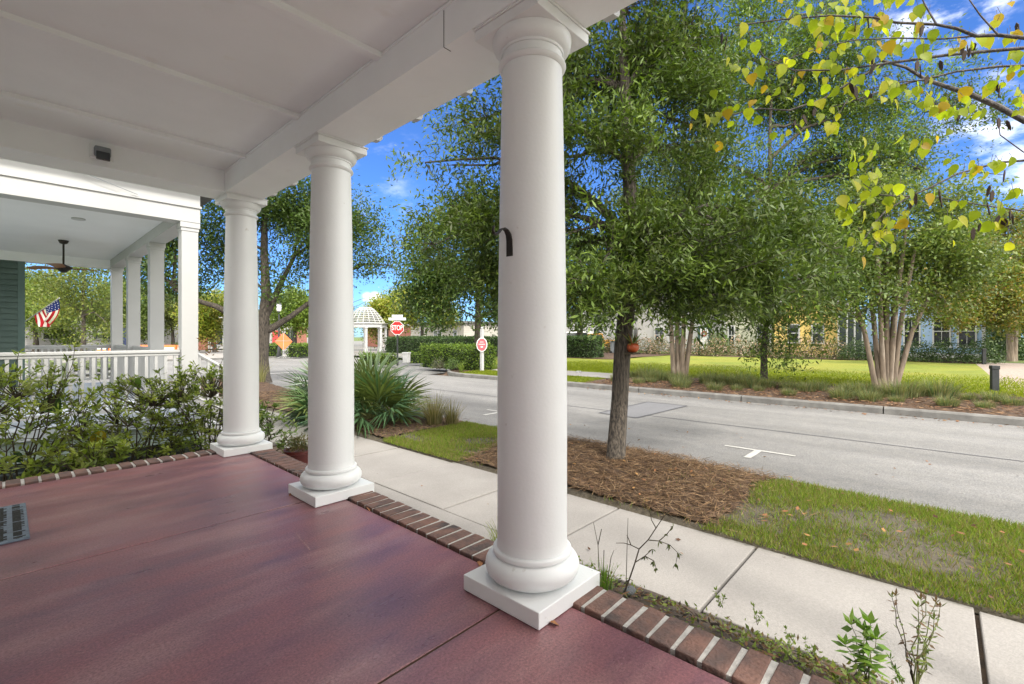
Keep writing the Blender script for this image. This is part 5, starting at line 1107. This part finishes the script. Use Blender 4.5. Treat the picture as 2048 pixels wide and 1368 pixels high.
# ------------------------------------------------------------------ hedges and clipped shrubs
def hedge(name, label, cx, cy, lx, ly, z0, z1, rz, n, cols, seed, group=None, L=.10, Wd=.055, rnd_=.06, cat='hedge'):
    r = rnd(seed); T = thing(name, label, cat, (cx, cy, z0), rz, group); h = z1 - z0
    m = MB(); m.box(-lx / 2 + .10, lx / 2 - .10, -ly / 2 + .10, ly / 2 - .10, .0, h - .10); m.build('branches', M['hedgecore'], T)  # solid dark filler box added to stop see-through, no modelled branches
    A = np.array([ly * h, ly * h, lx * h, lx * h, lx * ly * 1.3]); f = r.choice(5, n, p=A / A.sum()); P = np.stack([r.uniform(-lx / 2, lx / 2, n), r.uniform(-ly / 2, ly / 2, n), h * r.uniform(.02, 1, n)], 1)
    P[f == 0, 0] = -lx / 2; P[f == 1, 0] = lx / 2; P[f == 2, 1] = -ly / 2; P[f == 3, 1] = ly / 2; P[f == 4, 2] = h
    O = np.array([(-1, 0, 0), (1, 0, 0), (0, -1, 0), (0, 1, 0), (0, 0, 1.0)])[f]
    bump = (np.sin(P[:, 0] * 5.3 + P[:, 2] * 4) + np.sin(P[:, 1] * 6.1 + P[:, 2] * 5 + 1) + np.sin(P[:, 0] * 2.1 + P[:, 1] * 2.7)) * rnd_ * .5
    P = P + O * (bump + r.normal(0, .05, n) - .03)[:, None]
    D = unit(O * .6 + r.normal(0, .7, (n, 3)) + np.array([0, 0, .3])); Nn = unit(O + r.normal(0, .6, (n, 3)))
    quads('foliage', leafquads(P, D, Nn, L * r.uniform(.7, 1.2, n), Wd * r.uniform(.8, 1.2, n)), pal(r, n, cols, .3), M['gloss'], T)
    return T
HG = ((.11, .18, .022), (.08, .14, .02), (.15, .21, .03), (.06, .10, .018))
HD = ((.035, .07, .02), (.05, .09, .025), (.028, .055, .018), (.08, .12, .05))
hedge('clipped_hedge', 'bright green clipped hedge along the kerb left of the oval sign', 15.4, 18.0, 1.0, 4.6, -.40, .74, 0, 9000, HG, 401)
hedge('clipped_hedge', 'long dark hedge at the back left behind the stop sign', 27, 33.5, 1.2, 17.0, -.42, 1.12, 0, 11000, HD, 402, L=.17, Wd=.10)
hedge('clipped_hedge', 'dark hedge behind the oval sign where the long hedge ends', 27, 20.5, 1.2, 7.2, -.30, 1.15, 0, 6000, HD, 403, L=.16, Wd=.09)
for k, (u, d, lab) in enumerate(((737, 27, 'small square clipped shrub left of the white pedestal'), (775, 27, 'small square clipped shrub just left of the stop sign post'), (832, 29, 'small square clipped shrub behind the end of the kerb hedge'))):
    p = dp(u, 720, d); hedge('clipped_shrub', lab, p[0], p[1], .8, .8, -.42, .2, .3, 900, HG, 410 + k, 'square clipped shrubs', cat='shrub')
for k, (u, d, lab) in enumerate(((541, 40, 'square clipped shrub left of the street lamp'), (598, 39, 'round clipped shrub right of the orange diamond'), (622, 40, 'clipped shrub beside the middle column across the junction'))):
    p = dp(u, 700, d); hedge('clipped_shrub', lab, p[0], p[1], 1.3, 1.3, -.46, .55, .3, 900, HG, 420 + k, 'square clipped shrubs', L=.16, Wd=.09, cat='shrub')
def lowshrub(name, label, x, y, w, h, cols, seed, group=None, n=1500, L=.12, Wd=.06, flowers=None, cat='shrub'):
    r = rnd(seed); z0 = farz(x); T = thing(name, label, cat, (x, y, z0), 0, group); u = unit(r.normal(0, 1, (n, 3))); u[:, 2] = np.abs(u[:, 2])
    f = 1 + .18 * np.sin(u[:, 0] * 5 + seed) * np.sin(u[:, 1] * 6) + r.normal(0, .07, n); P = u * f[:, None] * np.array([w / 2, w / 2, h]) * (r.rand(n)[:, None] ** .25)
    P[:, 2] += .06
    mb = MB(); 
    for k in range(9): limb(mb, (r.normal(0, .08), r.normal(0, .08), 0), P[k] * .8, .02, .008, r, 5)
    mb.build('stems', M['stem'], T)
    quads('foliage', leafquads(P, unit(u * .5 + r.normal(0, .7, (n, 3))), unit(u + r.normal(0, .5, (n, 3))), L * r.uniform(.7, 1.2, n), Wd * r.uniform(.8, 1.2, n)), pal(r, n, cols, .3), M['leaf'], T)
    if flowers:
        k = int(n * .16); P2 = P[r.choice(n, k)] * 1.04
        quads('blossom', leafquads(P2, r.normal(0, 1, (k, 3)), unit(r.normal(0, .5, (k, 3)) - np.array([1, 0, 0])), np.full(k, .09), np.full(k, .09), .5), pal(r, k, flowers, .2), M['leaf'], T)
    return T
FC = ((.10, .12, .045), (.13, .11, .055), (.07, .10, .03), (.16, .12, .07)); FL_ = ((.60, .38, .33), (.50, .30, .24), (.65, .50, .45))
labs = 'green bush dotted with pale pink blossom along the far edge of the lawn'
for k in range(13): lowshrub('blossom_bush', labs, 36.2 + .35 * math.sin(k * 2.2), 5.2 + 1.45 * k, 1.9, 1.35 + .15 * math.sin(k * 1.7), FC, 430 + k, 'blossom bushes along the lawn', 1100, flowers=FL_)
for k in range(5): lowshrub('dark_shrub', 'rounded dark green shrub in the row below the blue house windows', 35.8 + .2 * math.sin(k), -1.5 + 1.35 * k, 1.9, 1.25, HD, 450 + k, 'dark shrubs below the blue house', 1500)
lowshrub('dark_shrub', 'tall dark evergreen bush at the right end of the blue house', 41, -2.9, 2.2, 2.9, HD, 460, None, 2200, L=.18, Wd=.1)
lowshrub('green_bush', 'rounded lighter bush pushed against the front of the kerb hedge', 14.7, 17.3, .95, .55, ((.09, .14, .035), (.06, .10, .025)), 461, None, 900, L=.07, Wd=.035)
lowshrub('green_bush', 'greyish twiggy bush at the front of the kerb hedge', 14.6, 18.4, .8, .5, ((.10, .11, .07), (.13, .12, .08), (.06, .08, .04)), 462, None, 600, L=.06, Wd=.025)
lowshrub('green_bush', 'leafy bush in front of the pale cottage door', *dp(1440, 690, 40)[:2], 1.8, 2.0, ((.10, .17, .03), (.07, .12, .02)), 463, None, 1200, L=.16, Wd=.09)
lowshrub('green_bush', 'green bush under the orange barriers beside the small pale tree', *dp(365, 695, 50)[:2], 2.4, 1.0, HG, 464, None, 900, L=.2, Wd=.1)
tuft('grass_clump', 'bright strappy clump at the foot of the kerb hedge', 'grass', (14.5, 16.6, -.38), 46, .42, .3, ((.18, .24, .05), (.14, .20, .04)), 470, w=.035)
tuft('grass_clump', 'bright strappy clump behind the oval sign post', 'grass', (15.6, 15.5, -.36), 40, .42, .3, ((.18, .24, .05), (.14, .20, .04)), 471, w=.035)
# small pale pedestals and boxes
for k, (u, v, d, hh, w, lb_) in enumerate(((813, 728, 28, .62, .34, 'small white pedestal box between the clipped shrubs'), (1157, 746, 19.3, .13, .16, 'tiny white utility cover box on the path across the road'), (942, 700, 33, .9, .5, 'weathered grey pillar between the two dark hedges'))):
    p = dp(u, v, d); p[2] = farz(min(p[0], 16)) - .03; T = thing('pedestal', lb_, 'pedestal', tuple(p), .4); m = MB(); m.box(-w / 2, w / 2, -w / 2, w / 2, 0, hh * .85); m.build('body', M['galv' if k == 2 else 'nwhite'], T, bevel=.015)
    m = MB(); m.box(-w * .58, w * .58, -w * .58, w * .58, hh * .8505, hh); m.build('cap', M['galv' if k == 2 else 'nwhite'], T, bevel=.015)
# ------------------------------------------------------------------ gazebo with a lattice dome
gc = dp(731, 704, 50); GZB = thing('gazebo', 'white gazebo with a domed lattice roof beyond the fan palms', 'gazebo', (gc[0], gc[1], -.42), .3)
Rg = 2.1
m = MB(); m.lathe([(Rg + .3, 0), (Rg + .3, .12)], n=8); m.build('platform', M['walk'], GZB)
for k in range(8):
    a = k * math.pi / 4; m = MB(); m.lathe([(.19, .121), (.19, .3), (.14, .33), (.125, 2.5), (.18, 2.55), (.18, 2.66)], c=(Rg * math.cos(a), Rg * math.sin(a)), n=16); m.build('column', M['nwhite'], GZB, smooth=True, ang=40)
m = MB()
for k in range(8):
    a, b = k * math.pi / 4, (k + 1) * math.pi / 4; pa, pb_ = (np.array([math.cos(t), math.sin(t), 0]) * Rg for t in (a, b)); mid = (pa + pb_) / 2 + np.array([0, 0, 2.84]); d = (pb_ - pa) / 2; n_ = unit(mid[None] * np.array([[1, 1, 0]]))[0]
    m.obox(mid, d * 1.03, n_ * .10, (0, 0, .175)); m.obox(mid + np.array([0, 0, .215]), d * 1.15, n_ * .22, (0, 0, .035))
m.build('entablature', M['nwhite'], GZB)
m = MB(); prof = [(.62 + 1.40 * (1 - t) ** .75, 3.1 + 1.65 * t ** .95) for t in np.linspace(0, 1.0, 8)]
for k in range(20):
    a = k * math.pi / 10; m.tube([(q * math.cos(a), q * math.sin(a), z) for q, z in prof], .03, 4)
for q, z in prof: m.tube([(q * math.cos(a), q * math.sin(a), z) for a in np.linspace(0, 2 * math.pi, 33)], .04, 5)
m.build('lattice_dome', M['nwhite'], GZB)
# ------------------------------------------------------------------ houses across the lawn
def win(parent, face, at, yy, z, w, h, mull=(1, 1), trim=.09, frame='nwhite', glass='glass'):
    """window on a wall: face 'x' looks to -X at X=at, 'y' looks to -Y at Y=at"""
    def P(m, a0, a1, z0, z1, n0, n1):
        if face == 'x': m.box(at - n1, at - n0, yy + a0, yy + a1, z + z0, z + z1)
        else: m.box(yy + a0, yy + a1, at - n1, at - n0, z + z0, z + z1)
    m = MB(); P(m, -w / 2, -w / 2 + trim, 0, h, .003, .07); P(m, w / 2 - trim, w / 2, 0, h, .003, .07); P(m, -w / 2 + trim, w / 2 - trim, h - trim, h, .003, .07); P(m, -w / 2 - .05, w / 2 + .05, -.08, 0, .003, .11)
    iw = w - 2 * trim
    if mull[1]: P(m, -iw / 2, iw / 2, h * .5 - .03, h * .5 + .03, .012, .05)
    if mull[0]: P(m, -.015, .015, 0, h - trim, .011, .04)
    o = m.build('window', M[frame], parent); m = MB(); P(m, -iw / 2, iw / 2, 0, h - trim, .002, .01); m.build('pane', M[glass], o); return o
def house(name, label, x0, x1, y0, y1, h, wall, roofh=1.8, gable='x', z0=-.3, eave=.35, cat='house', roof='roof'):
    T = thing(name, label, cat, (x0, (y0 + y1) / 2, z0)); T.location = (0, 0, 0)
    m = MB(); m.box(x0, x1, y0, y1, z0, h)
    if gable == 'x':
        yc = (y0 + y1) / 2; m.add([(x0, y0, h), (x0, y1, h), (x0, yc, h + roofh), (x1, y0, h), (x1, y1, h), (x1, yc, h + roofh)], [(0, 1, 2), (3, 5, 4)])
    m.build('wall', M[wall], T); m = MB(); e = eave
    if gable == 'x':
        yc = (y0 + y1) / 2; s = roofh / (yc - y0)
        for y_, sg in ((y0 - e, 1), (y1 + e, -1)):
            zz = h - e * s + .03; m.add([(x0 - e, y_, zz), (x1 + e, y_, zz), (x1 + e, yc, h + roofh + .03), (x0 - e, yc, h + roofh + .03), (x0 - e, y_, zz + .14), (x1 + e, y_, zz + .14), (x1 + e, yc, h + roofh + .17), (x0 - e, yc, h + roofh + .17)], [(0, 1, 2, 3), (4, 7, 6, 5), (0, 4, 5, 1), (0, 3, 7, 4), (1, 5, 6, 2)])
    elif gable == 'y':
        xc = (x0 + x1) / 2
        m.add([(x0 - e, y0 - e, h + .01), (x0 - e, y1 + e, h + .01), (xc, y1 + e, h + roofh), (xc, y0 - e, h + roofh), (x1 + e, y0 - e, h + .01), (x1 + e, y1 + e, h + .01)], [(0, 3, 2, 1), (4, 5, 2, 3), (0, 4, 3), (1, 2, 5), (0, 1, 5, 4)])
    else:
        m.box(x0 - e, x1 + e, y0 - e, y1 + e, h + .002, h + .25)
    m.build('roof', M[roof], T)
    return T
h = house('blue_house', 'light blue clapboard cottage with tall dark windows at the right', 42, 52, -1.95, 4.0, 3.3, 'bluewall', 2.6)
for y in (-1.15, .05, 1.55): win(h, 'x', 42, y, .58, .92, 2.0)
m = MB(); m.box(41.97, 41.998, -2.0, -1.83, -.3, 3.3); m.box(41.9, 41.969, -1.95, 4.0, -.3, .12); m.build('trim', M['nwhite'], h)
h = house('yellow_house', 'mustard yellow cottage with white framed windows', 42, 52, 5.4, 10.0, 3.2, 'yellowwall', 2.2)
for y in (7.0, 8.6): win(h, 'x', 42, y, .78, .85, 1.45, mull=(0, 1))
m = MB(); m.box(40.6, 41.99, 4.1, 5.55, -.3, 2.9); m.build('screen_porch', M['slat'], h)
for y in (4.1, 4.55, 5.0, 5.5):
    m = MB(); m.box(40.52, 40.6, y - .05, y + .05, -.3, 2.9); m.build('porch_post', M['nwhite'], h)
h = house('sage_house', 'pale sage clapboard cottage between the yellow one and the white one', 42.5, 52, 10.3, 14.0, 3.4, 'olivewall', 2.4)
win(h, 'x', 42.5, 13.4, .5, .6, 1.7); win(h, 'x', 42.5, 11.0, .5, .8, 1.7)
for y in (12.0, 12.9):
    m = MB(); m.box(42.36, 42.497, y - .07, y + .07, 1.75, 2.05); m.build('wall_lamp', M['blackpost'], h)
m = MB(); m.box(42.40, 42.498, 13.85, 14.02, -.3, 3.4); m.box(42.40, 42.498, 10.28, 10.44, -.3, 3.4); m.build('corner_board', M['nwhite'], h)
h = house('white_house', 'white clapboard cottage with a dark green door behind the blossom bushes', 43, 53, 14.4, 22.5, 3.6, 'whitewall', 3.2)
m = MB(); m.box(42.90, 42.998, 15.25, 16.45, -.2, 2.2); d_ = m.build('door', M['doorgreen'], h); m = MB(); m.box(42.87, 42.899, 15.5, 16.2, .15, 2.0); m.build('door_glass', M['lampglass'], d_)
m = MB(); m.tube([(42.82, 15.85 + .2 * math.cos(a), 1.5 + .2 * math.sin(a)) for a in np.linspace(0, 6.283, 17)], .07, 6); w_ = m.build('door_wreath', pm('wreath', (.45, .13, .08), (.25, .08, .05), rough=.9, scale=20)); tag(w_, 'round orange red wreath on the dark green door', 'wreath')
for y in (18.0, 20.2): win(h, 'x', 43, y, .6, 1.0, 1.6)
h = house('white_house', 'plain white cottage far behind the near oak trunk', 45, 55, 24, 33, 3.4, 'whitewall', 2.6)
for y in (25.8, 28.5, 31): win(h, 'x', 45, y, .6, 1.0, 1.6)
h = house('grey_house', 'cream siding building with grey double windows over the long hedge', 38, 46, 43.0, 54, 2.9, 'greywall', 1.2, gable='flat', eave=.3, cat='building')
for y in (44.6, 47.6, 48.5, 51.5): win(h, 'x', 38, y, .6, .85, 1.5, mull=(0, 0), glass='bin')
h = house('red_building', 'low salmon red brick building behind the stop sign', 39, 47, 54.5, 68, 2.8, 'redwall', 1.2, gable='flat', eave=.2, cat='building', roof='nwhite')
m = MB(); m.box(38.7, 38.99, 58.2, 58.8, -.3, 2.8); m.box(38.7, 38.99, 62.2, 62.8, -.3, 2.8); m.build('pilaster', M['nwhite'], h)
h = house('storefront', 'long white storefront with brick bays and dark glass across the junction', 14, 36, 68, 80, 3.5, 'whitewall', 1, gable='flat', eave=.4, cat='building', roof='nwhite')
for x in (15.0, 18.3, 23.2, 27.4, 30.6): win(h, 'y', 68, x, .2, 1.5, 2.2, mull=(1, 0))
m = MB()
for x in (16.6, 29.0):
    m = MB(); m.box(x - .7, x + .7, 67.8, 67.998, -.4, 3.0); m.build('brick_bay', M['redwall'], h)
m = MB(); m.box(25.0, 26.1, 67.85, 67.998, -.3, 2.1); m.build('door', pm('red_door', (.45, .05, .05), rough=.5), h)
m = MB(); m.box(19.6, 21.6, 67.75, 67.98, .2, 2.3); m.build('window_poster', M['navy'], h)
h = house('white_building', 'plain white commercial building behind the orange barriers', -6, 12.5, 70, 82, 3.2, 'whitewall', 1, gable='flat', eave=.2, cat='building', roof='nwhite')
for x in (3.5, 7.5, 10.5): win(h, 'y', 70, x, 1.0, 1.6, .7, mull=(1, 0))
m = MB(); m.box(6.2, 9.5, 69.6, 69.998, -.4, .4); m.build('planter_ledge', M['nwhite'], h)

# ------------------------------------------------------------------ vehicles
def vehicle(name, label, p, yaw, paint, kind):
    T = thing(name, label, {'pickup': 'pickup', 'van': 'van', 'sedan': 'car'}[kind], tuple(p), yaw)
    prof = {'pickup': [(-2.6, .45), (2.6, .45), (2.65, .75), (2.55, 1.0), (1.25, 1.1), (.75, 1.72), (-.55, 1.75), (-.75, 1.12), (-2.62, 1.1)],
            'van': [(-2.4, .4), (2.4, .4), (2.45, .9), (1.7, 1.15), (1.1, 1.9), (-2.35, 2.0)],
            'sedan': [(-2.25, .4), (2.25, .4), (2.3, .75), (1.3, .95), (.6, 1.42), (-.9, 1.42), (-1.6, .98), (-2.28, .92)]}[kind]
    m = MB(); m.prism(prof, -.85, .85); m.v = [(a, c_, b) for a, b, c_ in m.v]; m.build('body', M[paint], T, bevel=.05)
    gl = {'pickup': [(1.08, 1.15), (.70, 1.64), (-.48, 1.66), (-.6, 1.15)], 'van': [(1.45, 1.2), (1.0, 1.78), (-2.1, 1.85), (-2.1, 1.2)], 'sedan': [(1.1, .98), (.56, 1.36), (-.85, 1.36), (-1.4, 1.0)]}[kind]
    for s in (-1, 1):
        m = MB(); m.prism(gl, .852 if s > 0 else -.857, .857 if s > 0 else -.852); m.v = [(a, c_, b) for a, b, c_ in m.v]; m.build('window', M['glass'], T)
    for x in (-1.5, 1.55):
        for s in (-1, 1):
            m = MB(); m.lathe([(.10, -.11), (.33, -.11), (.36, -.08), (.36, .08), (.33, .11), (.10, .11)], n=20); m.v = [(a + x, c_ + s * .78, b + .36) for a, b, c_ in m.v]; w_ = m.build('wheel', M['tyre'], T, smooth=True, ang=40)
            m = MB(); m.lathe([(.02, -.115), (.2, -.115), (.2, .115), (.02, .115)], n=16); m.v = [(a + x, c_ + s * .782, b + .36) for a, b, c_ in m.v]; m.build('rim', M['galv'], w_)
    for s in (-1, 1):
        m = MB(); xx = prof[2][0]; m.box(xx - .09, xx + .01, s * .55 - .16, s * .55 + .16, .68, .82); m.build('headlight', M['lampglass'], T)
    return T
p = dp(1192, 690, 46); vehicle('pickup_truck', 'amber yellow pickup parked beyond the lawn', (p[0], p[1], -.2), 2.2, 'yellowpaint', 'pickup')
p = dp(1140, 690, 50); vehicle('parked_van', 'white van parked left of the amber pickup', (p[0], p[1], -.2), 1.9, 'whitecar', 'van')
p = dp(950, 690, 45); vehicle('parked_car', 'dark car whose roof shows over the long hedge', (p[0], p[1], -.3), 1.9, 'darkcar', 'sedan')
p = dp(1229, 700, 40); T = thing('wheelie_bin', 'grey wheeled bin right behind the near oak trunk', 'bin', (p[0], p[1], farz(36)), .4); m = MB(); m.add([(-.24, -.28, .1), (.24, -.28, .1), (.24, .28, .1), (-.24, .28, .1), (-.29, -.34, 1.0), (.29, -.34, 1.0), (.29, .34, 1.0), (-.29, .34, 1.0)], [(0, 3, 2, 1), (4, 5, 6, 7), (0, 1, 5, 4), (1, 2, 6, 5), (2, 3, 7, 6), (3, 0, 4, 7)]); m.build('bin_body', M['bin'], T); m = MB(); m.box(-.32, .32, -.37, .37, 1.005, 1.08); m.build('lid', M['bin'], T, bevel=.02)
for s in (-1, 1):
    m = MB(); m.lathe([(.02, -.03), (.12, -.03), (.12, .03), (.02, .03)], n=14); m.v = [(a + s * .26, c_ - b * 0 + .25 - .0 * c_, b * 1 + .12) if False else (s * .27 + c_, .26 + a, .12 + b) for a, b, c_ in m.v]; m.build('wheel', M['tyre'], T)
